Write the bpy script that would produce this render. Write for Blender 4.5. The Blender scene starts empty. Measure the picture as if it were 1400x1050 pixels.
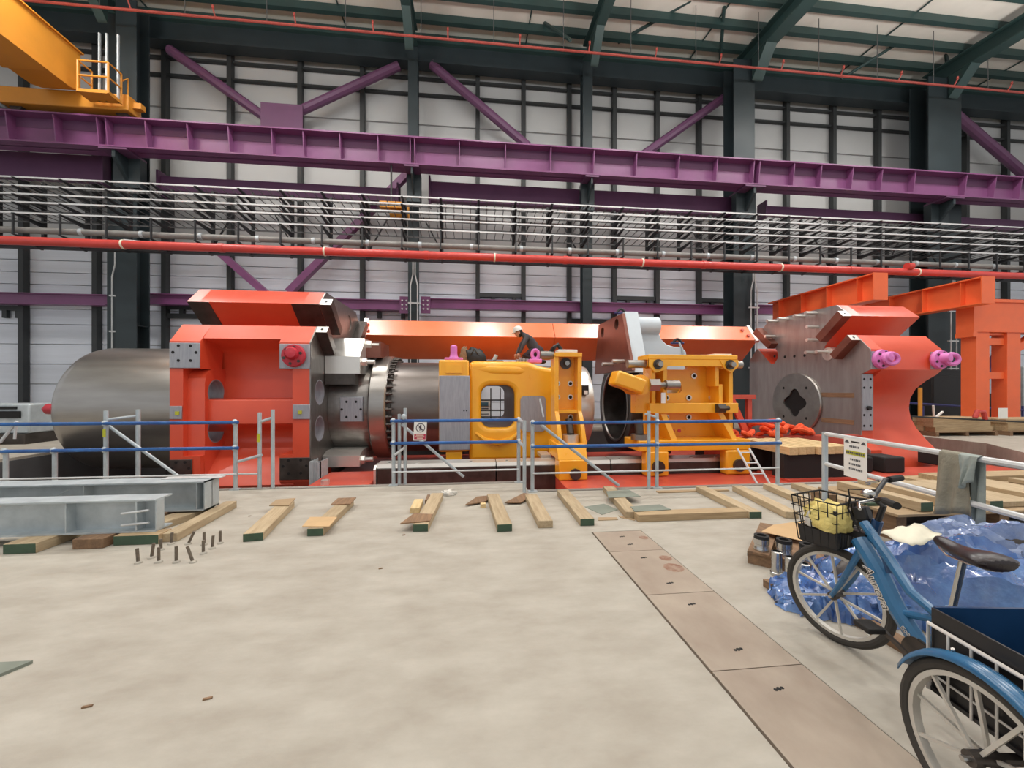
import bpy, bmesh, math, random
from mathutils import Vector, Matrix
random.seed(7)
SC = bpy.context.scene
COL = SC.collection
# ------------------------------------------------------------ camera
TH = math.radians(6.1); FPX = 540.0; HZ = 531.0; CH = 1.6
cd = bpy.data.cameras.new('camera'); cam = bpy.data.objects.new('camera', cd); COL.objects.link(cam)
cam.location = (0, 0, CH); cam.rotation_euler = (math.pi/2, 0, -TH)
cd.sensor_width = 36; cd.lens = FPX/1400*36; cd.shift_y = (HZ-525)/1400; cd.clip_end = 300
SC.camera = cam
# ------------------------------------------------------------ world + lamps + exposure
w = bpy.data.worlds.new('world'); SC.world = w; w.use_nodes = True
bg = w.node_tree.nodes['Background']; bg.inputs[0].default_value = (0.93, 0.96, 1.0, 1); bg.inputs[1].default_value = 0.68
def area(name, loc, sx, sy, power, col=(1, 0.98, 0.95), rot=(0, 0, 0)):
    l = bpy.data.lights.new(name, 'AREA'); l.shape = 'RECTANGLE'; l.size = sx; l.size_y = sy
    l.energy = power; l.color = col
    o = bpy.data.objects.new(name, l); COL.objects.link(o); o.location = loc; o.rotation_euler = rot
    return o
for lx in (-15, -7.5, 0, 7.5, 15, 22.5):
    area('high_bay_light', (lx, -1.5, 15.6), 1.2, 1.2, 215)
    area('high_bay_light', (lx, 5.0, 15.6), 1.2, 1.2, 300)
    area('high_bay_light', (lx+1.0, 13.2, 16.0), 1.6, 1.2, 420)
    area('roof_fill_light', (lx+1.0, 11.0, 14.2), 1.6, 1.2, 340, (1, 0.98, 0.96), (math.pi, 0, 0))  # added upward fill to brighten roof and upper wall, not a real fixture
SC.view_settings.view_transform = 'Standard'; SC.view_settings.look = 'None'
SC.view_settings.gamma = 1; SC.view_settings.use_curve_mapping = False
SC.view_settings.exposure = 0.04
# ------------------------------------------------------------ pixel -> direction helpers
ct, st = math.cos(TH), math.sin(TH)
def ray(u, v):
    a = (u-700)/FPX; b = (HZ-v)/FPX
    return Vector((st+a*ct, ct-a*st, b))
def PY(u, v, Y):
    d = ray(u, v); return Vector((0, 0, CH))+d*(Y/d.y)
def PX(u, v, X):
    d = ray(u, v); return Vector((0, 0, CH))+d*(X/d.x)
def PZ(u, v, Z=0.0):
    d = ray(u, v); return Vector((0, 0, CH))+d*((Z-CH)/d.z)
def XU(u, Y): return PY(u, 500, Y).x
def ZV(u, v, Y): return PY(u, v, Y).z
# ------------------------------------------------------------ mesh builder
ORG = {}
class MB:
    def __init__(s): s.v = []; s.f = []
    def add(s, vs, fs):
        n = len(s.v); s.v += [Vector(p) for p in vs]; s.f += [tuple(i+n for i in f) for f in fs]; return s
    def box(s, x0, x1, y0, y1, z0, z1):
        return s.add([(x0,y0,z0),(x1,y0,z0),(x1,y1,z0),(x0,y1,z0),(x0,y0,z1),(x1,y0,z1),(x1,y1,z1),(x0,y1,z1)],
                     [(0,3,2,1),(4,5,6,7),(0,1,5,4),(1,2,6,5),(2,3,7,6),(3,0,4,7)])
    def beam(s, p0, p1, w, h, up=(0,0,1)):
        p0 = Vector(p0); p1 = Vector(p1); d = (p1-p0).normalized(); up = Vector(up)
        if abs(d.dot(up)) > .98: up = Vector((0,1,0))
        r = d.cross(up).normalized()*w/2; q = r.cross(d).normalized()*h/2
        return s.add([p0-r-q,p0+r-q,p0+r+q,p0-r+q,p1-r-q,p1+r-q,p1+r+q,p1-r+q],
                     [(0,1,2,3),(7,6,5,4),(0,4,5,1),(1,5,6,2),(2,6,7,3),(3,7,4,0)])
    def prism(s, pts, ax, a, b):
        def m(p, t): return {'x':(t,p[0],p[1]),'y':(p[0],t,p[1]),'z':(p[0],p[1],t)}[ax]
        n = len(pts)
        return s.add([m(p,a) for p in pts]+[m(p,b) for p in pts],
              [tuple(range(n)), tuple(range(2*n-1,n-1,-1))]+[(i,(i+1)%n,n+(i+1)%n,n+i) for i in range(n)])
    def cyl(s, p0, p1, r0, r1=None, n=14, caps=True):
        p0 = Vector(p0); p1 = Vector(p1); r1 = r0 if r1 is None else r1
        d = (p1-p0).normalized(); up = Vector((0,0,1)) if abs(d.z) < .95 else Vector((1,0,0))
        a = d.cross(up).normalized(); b = d.cross(a)
        c = [(math.cos(2*math.pi*i/n), math.sin(2*math.pi*i/n)) for i in range(n)]
        vs = [p0+(a*x+b*y)*r0 for x,y in c]+[p1+(a*x+b*y)*r1 for x,y in c]
        fs = [(i,(i+1)%n,n+(i+1)%n,n+i) for i in range(n)]
        if caps: fs += [tuple(range(n-1,-1,-1)), tuple(range(n,2*n))]
        return s.add(vs, fs)
    def lathe(s, prof, o, d, n=24):      # prof: (t, r) along direction d from o
        o = Vector(o); d = Vector(d).normalized(); up = Vector((0,0,1)) if abs(d.z) < .95 else Vector((1,0,0))
        a = d.cross(up).normalized(); b = d.cross(a); vs = []; fs = []; m = len(prof)
        for t, r in prof:
            for i in range(n):
                g = 2*math.pi*i/n; vs.append(o+d*t+(a*math.cos(g)+b*math.sin(g))*r)
        for k in range(m-1):
            for i in range(n):
                j = (i+1)%n; fs.append((k*n+i, k*n+j, (k+1)*n+j, (k+1)*n+i))
        if prof[0][1] > 1e-6 and prof[0] != prof[-1]: fs.append(tuple(range(n-1,-1,-1)))
        if prof[-1][1] > 1e-6 and prof[0] != prof[-1]: fs.append(tuple((m-1)*n+i for i in range(n)))
        return s.add(vs, fs)
    def ring(s, o, d, ri, ro, t, n=24):  # annulus, thickness t
        return s.lathe([(0,ri),(0,ro),(t,ro),(t,ri),(0,ri)], o, d, n)
    def tube(s, path, r, n=8, closed=False):
        P = [Vector(p) for p in path]; m = len(P); vs = []; fs = []; a = None
        for k in range(m):
            if closed: t = P[(k+1)%m]-P[k-1]
            else: t = P[min(k+1,m-1)]-P[max(k-1,0)]
            t.normalize()
            if a is None:
                up = Vector((0,0,1)) if abs(t.z) < .9 else Vector((1,0,0)); a = t.cross(up).normalized()
            else: a = (a-t*a.dot(t)).normalized()
            b = t.cross(a); rr = r[k] if isinstance(r, (list,tuple)) else r
            for i in range(n):
                g = 2*math.pi*i/n; vs.append(P[k]+(a*math.cos(g)+b*math.sin(g))*rr)
        for k in range(m if closed else m-1):
            for i in range(n):
                j = (i+1)%n; k2 = (k+1)%m; fs.append((k*n+i,k*n+j,k2*n+j,k2*n+i))
        if not closed: fs += [tuple(range(n-1,-1,-1)), tuple((m-1)*n+i for i in range(n))]
        return s.add(vs, fs)
    def ball(s, c, rx, ry=None, rz=None, nu=14, nv=9):
        ry = rx if ry is None else ry; rz = rx if rz is None else rz
        c = Vector(c); vs = []; fs = []
        for j in range(1, nv):
            p = math.pi*j/nv
            for i in range(nu):
                g = 2*math.pi*i/nu; vs.append(c+Vector((rx*math.sin(p)*math.cos(g), ry*math.sin(p)*math.sin(g), rz*math.cos(p))))
        for j in range(nv-2):
            for i in range(nu):
                k = (i+1)%nu; fs.append((j*nu+i,(j+1)*nu+i,(j+1)*nu+k,j*nu+k))
        n = len(vs); vs += [c+Vector((0,0,rz)), c-Vector((0,0,rz))]
        for i in range(nu):
            k = (i+1)%nu; fs.append((n,i,k)); fs.append((n+1,(nv-2)*nu+k,(nv-2)*nu+i))
        return s.add(vs, fs)
    def xf(s, M):
        s.v = [M@p for p in s.v]; return s
    def build(s, name, mat, parent=None, label=None, cat=None, group=None, kind=None, bevel=0, sharp=35, org=None, recalc=True, local=False):
        if local: o0 = Vector((0,0,0))
        elif parent is not None: o0 = ORG[parent.name]
        elif org is not None: o0 = Vector(org)
        else:
            xs = [p.x for p in s.v]; ys = [p.y for p in s.v]; zs = [p.z for p in s.v]
            o0 = Vector(((min(xs)+max(xs))/2, (min(ys)+max(ys))/2, min(zs)))
        me = bpy.data.meshes.new(name); me.from_pydata([p-o0 for p in s.v], [], s.f)
        if recalc:
            bm = bmesh.new(); bm.from_mesh(me); bmesh.ops.recalc_face_normals(bm, faces=bm.faces); bm.to_mesh(me); bm.free()
        me.polygons.foreach_set('use_smooth', [True]*len(me.polygons)); me.set_sharp_from_angle(angle=math.radians(sharp))
        me.materials.append(MAT[mat] if isinstance(mat, str) else mat)
        o = bpy.data.objects.new(name, me); COL.objects.link(o)
        if parent is not None: o.parent = parent
        else: o.location = o0
        ORG[o.name] = o0
        if bevel:
            m = o.modifiers.new('bevel', 'BEVEL'); m.width = bevel; m.segments = 2; m.limit_method = 'ANGLE'; m.angle_limit = math.radians(40)
        tag(o, label, cat, group, kind)
        return o
def tag(o, label=None, cat=None, group=None, kind=None):
    if label: o['label'] = label
    if cat: o['category'] = cat
    if group: o['group'] = group
    if kind: o['kind'] = kind
    return o
def thing(name, label, cat, loc, group=None, kind=None):
    o = bpy.data.objects.new(name, None); COL.objects.link(o); o.location = loc; o.empty_display_size = .2
    ORG[o.name] = Vector(loc); return tag(o, label, cat, group, kind)
def inst(src, parent=None, loc=(0,0,0), rot=(0,0,0), scale=(1,1,1), label=None, cat=None, group=None, kind=None):
    """another object on the same mesh (world loc)"""
    o = bpy.data.objects.new(src.name.split('.')[0], src.data); COL.objects.link(o)
    L = Vector(loc)
    if parent is not None: o.parent = parent; L = L-ORG[parent.name]
    o.location = L; o.rotation_euler = rot; o.scale = scale; ORG[o.name] = Vector(loc)
    return tag(o, label, cat, group, kind)
def copytree(src, loc, rz=0, label=None, group=None, parent=None):
    c = src.copy(); COL.objects.link(c); c.parent = parent
    if parent is None:
        c.location = loc; c.rotation_euler = (0,0,rz)
        if label: c['label'] = label
        if group: c['group'] = group
    for ch in src.children: copytree(ch, None, parent=c)
    return c
def cut(o, cutters):
    """boolean difference, applied"""
    for mb in cutters:
        c = mb.build('cutter', 'dark', org=(0,0,0)); c.location = (0,0,0)
        m = o.modifiers.new('b', 'BOOLEAN'); m.operation = 'DIFFERENCE'; m.object = c; m.solver = 'EXACT'
        bpy.context.view_layer.update()
        dg = bpy.context.evaluated_depsgraph_get(); me = bpy.data.meshes.new_from_object(o.evaluated_get(dg))
        o.modifiers.clear(); o.data = me
        bpy.data.objects.remove(c, do_unlink=True)
        me.polygons.foreach_set('use_smooth', [True]*len(me.polygons)); me.set_sharp_from_angle(angle=math.radians(30))
    return o
# ------------------------------------------------------------ materials
MAT = {}
def s2l(c):
    return tuple(((x/255)/12.92 if x/255 <= .04045 else ((x/255+.055)/1.055)**2.4) for x in c)
def mat(name, rgb, rough=.5, metal=0, var=.12, scale=3., stretch=(1,1,1), bump=0, bscale=None, rgb2=None, coat=0, detail=4, rand=0, rvar=.15):
    m = bpy.data.materials.new(name); m.use_nodes = True; nt = m.node_tree; N = nt.nodes; L = nt.links
    p = N['Principled BSDF']; tc = N.new('ShaderNodeTexCoord'); mp = N.new('ShaderNodeMapping'); mp.inputs['Scale'].default_value = stretch
    L.new(tc.outputs['Object'], mp.inputs['Vector'])
    nz = N.new('ShaderNodeTexNoise'); nz.inputs['Scale'].default_value = scale; nz.inputs['Detail'].default_value = detail; nz.inputs['Roughness'].default_value = .6
    L.new(mp.outputs[0], nz.inputs['Vector'])
    rp = N.new('ShaderNodeValToRGB'); c = s2l(rgb); c2 = s2l(rgb2) if rgb2 else tuple(x*(1-var*2.2) for x in c)
    rp.color_ramp.elements[0].position = .3; rp.color_ramp.elements[1].position = .68
    rp.color_ramp.elements[0].color = (*c2, 1); rp.color_ramp.elements[1].color = (*c, 1)
    L.new(nz.outputs['Fac'], rp.inputs['Fac']); out = rp.outputs[0]
    if rand:
        oi = N.new('ShaderNodeObjectInfo'); hs = N.new('ShaderNodeHueSaturation'); mr = N.new('ShaderNodeMapRange')
        mr.inputs[3].default_value = 1-rand; mr.inputs[4].default_value = 1+rand*.6
        L.new(oi.outputs['Random'], mr.inputs[0]); L.new(mr.outputs[0], hs.inputs['Value']); L.new(out, hs.inputs['Color']); out = hs.outputs[0]
        ad = N.new('ShaderNodeVectorMath'); ad.operation = 'ADD'; L.new(tc.outputs['Object'], ad.inputs[0])
        cm = N.new('ShaderNodeVectorMath'); cm.operation = 'SCALE'; cm.inputs[0].default_value = (17,9,5); L.new(oi.outputs['Random'], cm.inputs['Scale'])
        L.new(cm.outputs[0], ad.inputs[1]); L.new(ad.outputs[0], mp.inputs['Vector'])
    L.new(out, p.inputs['Base Color'])
    rr = N.new('ShaderNodeMapRange'); rr.inputs[3].default_value = max(.04, rough-rvar); rr.inputs[4].default_value = min(1, rough+rvar)
    L.new(nz.outputs['Fac'], rr.inputs[0]); L.new(rr.outputs[0], p.inputs['Roughness'])
    p.inputs['Metallic'].default_value = metal
    if coat: p.inputs['Coat Weight'].default_value = coat; p.inputs['Coat Roughness'].default_value = .25
    if bump:
        b = N.new('ShaderNodeBump'); b.inputs['Strength'].default_value = bump; b.inputs['Distance'].default_value = .02
        n2 = N.new('ShaderNodeTexNoise'); n2.inputs['Scale'].default_value = bscale or scale*4; n2.inputs['Detail'].default_value = 6
        L.new(mp.outputs[0], n2.inputs['Vector']); L.new(n2.outputs['Fac'], b.inputs['Height']); L.new(b.outputs[0], p.inputs['Normal'])
    MAT[name] = m; return m
mat('concrete', (182,176,164), .72, 0, .07, 2.0, (1,2.0,1), bump=.25, bscale=9, rgb2=(160,152,139), detail=13)
mat('concrete_dark', (120,116,108), .85, 0, .15, 1.5, bump=.2)
mat('pit_paint', (96,97,98), .7, 0, .12, 1.2)
mat('pit_wall', (150,143,135), .8, 0, .1, 1.2, bump=.15)
mat('cover_plate', (172,158,142), .6, 0, .09, 3.0, (1,.7,1), bump=.1, rgb2=(152,136,121), detail=8, rand=.04)
mat('rust', (128,84,66), .85, 0, .25, 14, rgb2=(165,146,128), detail=8)
mat('dark', (18,18,18), .7)
mat('black_steel', (54,57,58), .55, 0, .1, 2)
mat('column_paint', (44,55,59), .5, 0, .1, 1.2)
mat('roof_green', (50,74,72), .5, 0, .1, 1.2)
mat('purple', (126,72,116), .4, 0, .07, 1.5, coat=.15)
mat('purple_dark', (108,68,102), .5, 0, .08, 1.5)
mat('panel_low', (226,232,242), .45, 0, .04, .8, (1,1,6), rand=.03)
mat('panel_high', (196,197,196), .55, 0, .04, .6, (1,1,3), rand=.02)
mat('roof_panel', (238,235,224), .6, 0, .06, .5, rand=.05)
mat('galv', (194,202,205), .42, .2, .12, 5, rgb2=(170,179,183))
mat('rust_bolt', (124,112,98), .7, .2, .2, 30)
mat('galv_tray', (214,216,216), .4, .15, .05, 5)
mat('tray_arm', (40,41,43), .5)
mat('pipe_red', (205,66,58), .38, 0, .06, 3, coat=.2)
mat('tray_dark', (92,92,92), .5)
mat('roof_pipe', (186,84,74), .5)  # sprinkler red dulled to salmon, haze put into the colour
mat('pipe_grey', (140,138,134), .5, 0, .1, 3)
mat('orange', (226,86,54), .42, 0, .06, 1.4, coat=.4, rgb2=(218,78,48))
mat('tie_orange', (244,122,68), .36, 0, .05, 1.4, coat=.9, rgb2=(238,112,58))
mat('orange_gantry', (244,112,62), .4, 0, .05, 1.6)
mat('red_base', (204,84,62), .45, 0, .12, 2.2, coat=.2, rgb2=(184,68,54))
mat('yellow', (252,184,44), .32, 0, .05, 1.8, coat=.4, rgb2=(246,170,36))
mat('crane_yellow', (212,142,46), .5, 0, .06, 1.0)
mat('steel', (172,168,163), .32, .9, .05, 1.2, (.4,3,3), rgb2=(154,150,145), rvar=.06)
mat('steel_brushed', (152,148,144), .36, .85, .1, 4, (1,5,1), rgb2=(130,126,122), rvar=.06)
mat('steel_dark', (92,86,82), .42, .7, .2, 3)
mat('steel_bright', (228,226,220), .32, .7, .03, 1.5, (1,3,1), rvar=.04)
mat('steel_pad', (172,174,180), .45, .35, .12, 3, (9,1,1), rgb2=(152,154,162))
mat('steel_wet', (176,170,168), .34, .65, .06, 1.6, (1,4,.6), rgb2=(158,149,145), rvar=.06)
mat('ram_steel', (132,126,122), .36, .88, .05, 1.2, (.4,2,2), rgb2=(112,105,101), rvar=.06)
mat('brown_plate', (138,88,74), .4, .45, .15, 2, rgb2=(112,68,58))
mat('white_cast', (205,216,224), .4, 0, .04, 1.5, coat=.1)
mat('pink', (224,124,196), .45, 0, .05, 3)
mat('red_eye', (196,50,66), .4, 0, .1, 3)
mat('blue_tube', (46,104,168), .42, .1, .18, 6, rgb2=(38,78,140))
mat('blue_dark_tube', (58,62,120), .45, .1, .15, 6)
mat('rubber', (38,36,35), .8, 0, .15, 20)
mat('tyre', (64,60,55), .85, 0, .12, 10)
mat('plastic_black', (30,28,30), .4, 0, .1, 10)
mat('saddle', (44,34,36), .32, 0, .1, 14, bump=.05)
mat('bike_blue', (40,104,148), .3, 0, .1, 6, coat=.5)
mat('bike_navy', (26,66,108), .35, 0, .15, 4, coat=.2)
mat('chrome', (200,200,198), .25, 1, .05, 8)
mat('white_wire', (222,216,208), .4, 0, .04, 8)
mat('spoke', (205,200,190), .4, .2, .08, 8)
mat('paper', (238,236,230), .8, 0, .02, 3)
mat('paper_cream', (232,226,204), .8, 0, .04, 6, bump=.1)
mat('sign_red', (196,52,84), .6)
mat('sign_dark', (54,34,52), .6)
mat('highlight', (206,206,60), .7)
mat('ink', (96,96,100), .8)
mat('cloth', (150,146,130), .95, 0, .1, 6, bump=.3, bscale=40, rgb2=(126,120,104))
mat('cloth_blue', (158,166,160), .95, 0, .08, 6, bump=.3, bscale=40)
mat('rag', (225,220,210), .9, 0, .1, 8)
mat('cardboard', (206,172,128), .85, 0, .06, 4)
mat('plywood', (176,150,116), .8, 0, .1, 3, (1,6,1))
mat('grey_sheet', (132,138,126), .7, 0, .1, 3)
mat('green_end', (72,94,74), .8, 0, .15, 10)
mat('strap_orange', (248,92,44), .7, 0, .12, 12)
mat('skin', (205,150,125), .6)
mat('hair', (40,30,26), .8)
mat('coverall', (78,76,80), .85, 0, .1, 6)
mat('trousers', (60,48,54), .85, 0, .1, 6)
mat('helmet', (232,230,224), .35)
mat('tool_black', (34,32,32), .55, 0, .2, 12)
mat('yellow_bag', (236,214,128), .6, 0, .1, 14, bump=.4)
mat('board_blue', (84,128,150), .6)
def wood(name, rgb, rgb2, rand=.12, st=(14,1.2,14)):
    return mat(name, rgb, .75, 0, .1, 2.2, st, bump=.08, bscale=8, rgb2=rgb2, rand=rand, detail=6)
wood('timber', (194,174,142), (166,144,112)); wood('timber_pale', (226,200,152), (202,172,122), .08)
wood('timber_x', (190,166,130), (160,134,100), .1, (1.2,14,14)); wood('timber_old', (150,118,88), (112,86,64), .1)
def film(name, rgb, alpha, rgb2=None):
    m = mat(name, rgb, .15, 0, .3, 5, (1,1,1), bump=.7, bscale=16, rgb2=rgb2, rvar=.08, detail=7); p = m.node_tree.nodes['Principled BSDF']
    p.inputs['Alpha'].default_value = alpha; p.inputs['Specular IOR Level'].default_value = .9; p.inputs['Coat Weight'].default_value = 1; p.inputs['Coat Roughness'].default_value = .06; return m
film('film_blue', (104,150,212), .8, (38,82,160)); film('film_pale', (166,184,218), .7, (92,126,188))
# ============================================================ SETTING
YN_L, YN_R, YFAR, XPL = 6.73, 6.12, 14.9, -10.5      # pit outline
XSTEP = XU(722, 6.12)
SX0, SX1 = 1.355, 1.917                               # trench strip
m = MB()
GZ = -2.6
m.prism([(-34,-14),(SX0-.012,-14),(SX0-.012,4.28),(SX1+.004,4.28),(SX1+.004,-14),(44,-14),(44,YN_R),(11.9,YN_R),(XSTEP,YN_R),(XSTEP,YN_L),(-34,YN_L)], 'z', GZ, 0)
m.prism([(-34,YN_L),(XPL,YN_L),(XPL,YFAR),(-34,YFAR)], 'z', GZ, 0)
m.prism([(11.9,YN_R),(44,YN_R),(44,YFAR),(15.0,YFAR),(15.0,10.0)], 'z', GZ, 0)
m.prism([(-34,YFAR),(44,YFAR),(44,20.6),(-34,20.6)], 'z', GZ, 0)
floor = m.build('floor', 'concrete', kind='structure', org=(0,0,0))
MB().box(SX0-.02, SX1+.02, -14, 4.3, -.2, -.03).build('trench_bed', 'dark', floor)
ys = [4.275, 3.74, 2.93, 2.1, 1.27, .44, -.4, -1.2]
for a, b in zip(ys[:-1], ys[1:]):
    c = MB().box(SX0+.006, SX1-.002, b+.0035, a-.0035, -.03, .0).build('cover_plate', 'cover_plate', floor)
    for yy in (a-.16, b+.16):
        xm = (SX0+SX1)/2+.0
        s = MB()
        for k in (-1, 0, 1): s.cyl((xm+k*.022, yy+.004*k, .0), (xm+k*.022, yy+.004*k, .0015), .013-.003*abs(k), n=8)
        s.build('lifting_slot', 'dark', c)
for (u, v, rx, ry) in ((921,776,.09,.10),(910,763,.06,.05),(880,735,.05,.05)):
    p = PZ(u, v); MB().lathe([(0,rx),(.001,rx*.9)], (p.x,p.y,.0004), (0,0,1), 9).build('rust_stain', 'rust', floor)
MB().box(-34, 44, 6, 20.6, GZ-.3, GZ).build('floor_pit', 'concrete_dark', kind='structure')
MB().box(XPL+.002, XPL+.04, YN_L+.02, YFAR-.02, GZ, -.06).build('wall_pit_left', 'pit_paint', kind='structure')
MB().box(XPL+.06, 14.9, YFAR-.05, YFAR-.005, GZ, -.06).build('wall_pit_back', 'pit_paint', kind='structure')
# concrete kerb strip along the pit edge (slightly proud joint lines)
for (x0, x1, yy) in ((-10, XSTEP, YN_L), (XSTEP, 11.8, YN_R)):
    MB().box(x0, x1, yy-.10, yy+.003, -.05, .012).build('edge_angle', 'pit_wall', floor)
# ---------------------------------------------------------------- back wall
YW = 20.0
wall = MB().box(-34, 44, YW+.12, YW+.4, 0, 18.9).build('wall_back', 'panel_high', kind='structure', org=(0,YW+.2,0))
MULL = [-62, 38, 137, 230, 318, 413, 497, 565, 653, 715, 777, 838, 896, 953, 1010, 1072, 1135, 1196, 1255, 1315, 1370, 1425, 1480]
MX = [XU(u, YW) for u in MULL]
unit = MB().box(-.5,.5,-.5,.5,-.5,.5)
pl = unit.build('wall_panel', 'panel_low', wall, local=True)
ph_mesh = unit.build('tmp', 'panel_high'); first = True
rows = [0, .9, 1.8, 2.7, 3.6, 4.5, 5.2, 5.75, 6.3, 6.85, 7.4, 8.0]
for a, b in zip(MX[:-1], MX[1:]):
    for r0, r1 in zip(rows[:-1], rows[1:]):
        args = dict(loc=((a+b)/2, YW+.07, (r0+r1)/2)); sc = (b-a-.02, .1, r1-r0-.035)
        if first: pl.location = Vector(args['loc'])-ORG[wall.name]; pl.scale = sc; first = False
        else: inst(pl, wall, scale=sc, **args)
    for r0, r1 in ((8.0, 12.2), (12.2, 17.3)):
        o = inst(ph_mesh, wall, ((a+b)/2, YW+.07, (r0+r1)/2), scale=(b-a-.02, .1, r1-r0-.04)); o.name = 'wall_panel'
bpy.data.objects.remove(ph_mesh, do_unlink=True)
mu = None
for k, x in enumerate(MX):
    if mu is None: mu = MB().box(-.1,.1,-.14,.14,0,17.6).build('mullion', 'black_steel', wall, local=True); mu.location = Vector((x, YW-.16, 0))-ORG[wall.name]
    else: inst(mu, wall, (x, YW-.16, 0))
# black window-frame rails between mullions (low level)
for (u0, u1, v, drop) in ((653,715,405,14),(497,565,424,12),(838,896,409,14),(953,1008,412,12),(778,838,440,0),(228,300,421,12),(0,38,422,12),(228,300,433,0)):
    x0, x1 = XU(u0,YW), XU(u1,YW); z = ZV((u0+u1)/2, v, YW)
    g = MB().box(x0, x1, YW-.22, YW-.02, z-.1, z+.1)
    if drop:
        for q in (.33, .8): g.box(x0+(x1-x0)*q-.09, x0+(x1-x0)*q+.09, YW-.2, YW-.04, z-drop*.037, z)
    g.build('wall_rail', 'black_steel', wall)
# upper horizontal dark girts
for z in (16.1, 16.9):
    MB().box(-34, 44, YW-.2, YW-.02, z-.045, z+.045).build('wall_rail', 'black_steel', wall)
# ---------------------------------------------------------------- roof (ceiling)
RK = .06
def rz(y): return 18.75-(20.0-y)*RK
ceil = MB().prism([(-14, rz(-14)+.25), (20.6, rz(20.6)+.25), (20.6, rz(20.6)+.4), (-14, rz(-14)+.4)], 'x', -34, 44).build('ceiling', 'roof_panel', kind='structure', org=(0,0,18))
PUR = [19.75, 18.6, 17.3, 16.0, 14.6, 13.0]
for yy in PUR:
    MB().box(-34, 44, yy-.11, yy+.11, rz(yy)-.12, rz(yy)+.22).build('purlin', 'roof_green', ceil)
sheet = None
for k in range(26):
    for ya, yb in zip(PUR[1:], PUR[:-1]):
        x0 = -32+k*2.9
        if k % 3 == 0: MB().beam((x0, ya, rz(ya)+.2), (x0, yb, rz(yb)+.2), .05, .05).build('roof_seam', 'roof_green', ceil)
RAF = [XU(175,19), XU(565,19), XU(802,19), XU(1012,19), XU(1278,18.6)]
for k, x in enumerate(RAF):
    r = thing('rafter', ['dark green roof rafter above the yellow crane girder','slim grey green rafter above second steel column','green roof rafter over the narrow middle column','broad green roof rafter over column behind the orange beam end','dark blue green rafter over the widest column'][k], 'rafter', (x, 19.4, rz(19.4)-1))
    w2 = .3 if k in (3, 4) else .2
    g = MB()
    for dz, hh in ((-.98, .06), (-.25, .06)):
        g.add([(x-w2,18.97,rz(18.97)+dz),(x+w2,18.97,rz(18.97)+dz),(x+w2,8,rz(8)+dz),(x-w2,8,rz(8)+dz),(x-w2,18.97,rz(18.97)+dz+hh),(x+w2,18.97,rz(18.97)+dz+hh),(x+w2,8,rz(8)+dz+hh),(x-w2,8,rz(8)+dz+hh)],
              [(0,1,2,3),(4,5,6,7),(0,1,5,4),(1,2,6,5),(2,3,7,6),(3,0,4,7)])
    g.build('flange', 'roof_green', r)
    MB().prism([(18.97, rz(18.97)-.95), (18.97, rz(18.97)-.22), (8, rz(8)-.22), (8, rz(8)-.95)], 'x', x-.02, x+.02).build('web', 'roof_green', r)
    MB().prism([(17.8, rz(17.8)-.985), (16.85, rz(16.85)-.985), (17.8, rz(17.8)-2.1)], 'x', x-w2*.9, x+w2*.9).build('haunch', 'roof_green', r)
# roof bracing tubes
for k, (a, b) in enumerate((((1040,88),(1003,-30)), ((1150,108),(1290,20)), ((1300,110),(1283,20)), ((845,58),(945,0)), ((985,80),(990,10)), ((735,25),(780,55)))):
    pa = PY(*a, 19.0); pb = PY(*b, 16.6)
    MB().cyl(pa, pb, .075, n=8).build('roof_brace', 'roof_green', ceil)
# eaves beam
e = thing('eaves_beam', 'long grey purple beam running along the wall under the roof', 'beam', (0, 19.3, 16.9))
MB().box(-34, 44, 19.2, 19.5, 17.15, 18.0).build('beam_web', 'column_paint', e)
MB().box(-34, 44, 19.0, 19.6, 18.0, 18.1).build('beam_flange', 'roof_green', e)
MB().box(-34, 44, 19.0, 19.6, 17.05, 17.15).build('beam_flange', 'column_paint', e)
# thin orange-red sprinkler main at roof level
zp = ZV(700, 62, 16.6)
sp = thing('sprinkler_pipe', 'thin dull red sprinkler pipe high under the roof', 'pipe', (0, 16.6, zp))
MB().cyl((-34,16.6,zp), (44,16.6,zp), .05, n=10).build('main_pipe', 'roof_pipe', sp)
for x in range(-20, 34, 3):
    MB().cyl((x,16.6,zp), (x,16.6,rz(16.6)+.1), .015, n=6).build('hanger', 'tray_dark', sp)
    MB().cyl((x+1.1,16.6,zp), (x+1.1,16.45,zp+.22), .03, n=6).cyl((x+1.1,16.45,zp+.22), (x+1.1,16.45,zp+.34), .045, n=8).build('sprinkler_head', 'roof_pipe', sp)
# ---------------------------------------------------------------- columns
def column(u0, u1, Y, z1, label, hw=.35, mt='column_paint'):
    x0, x1 = XU(u0,Y), XU(u1,Y); c = thing('steel_column', label, 'column', ((x0+x1)/2, Y, 0)); t = .05
    MB().box(x0, x1, Y-hw, Y-hw+t, 0, z1).box(x0, x1, Y+hw-t, Y+hw, 0, z1).build('flange', mt, c)
    xm = (x0+x1)/2
    MB().box(xm-t/2, xm+t/2, Y-hw+t, Y+hw-t, 0, z1).build('web', mt, c)
    MB().box(x0-.12, x1+.12, Y-hw-.12, Y+hw+.12, 0, .06).build('base_plate', mt, c)
    for z in (4.2, 8.2, 12.0):
        MB().box(x0+.03, x1-.03, Y-hw+t, Y+hw-t, z, z+.03).build('stiffener', mt, c)
    return c
column(168, 196, 18.2, 17.6, 'wide black steel column behind the bare steel cylinder')
column(152, 164, 18.8, 17.6, 'slimmer dark steel column doubled with a cable conduit pair', .2)
column(559, 572, 18.9, 17.4, 'slim dark steel column behind the orange tie beam', .25)
column(795, 808, 18.9, 17.4, 'slim dark column rising above the middle of purple girder', .25)
column(996, 1024, 18.3, 17.6, 'wide dark green steel column beside the right purple rail end', .4)
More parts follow.
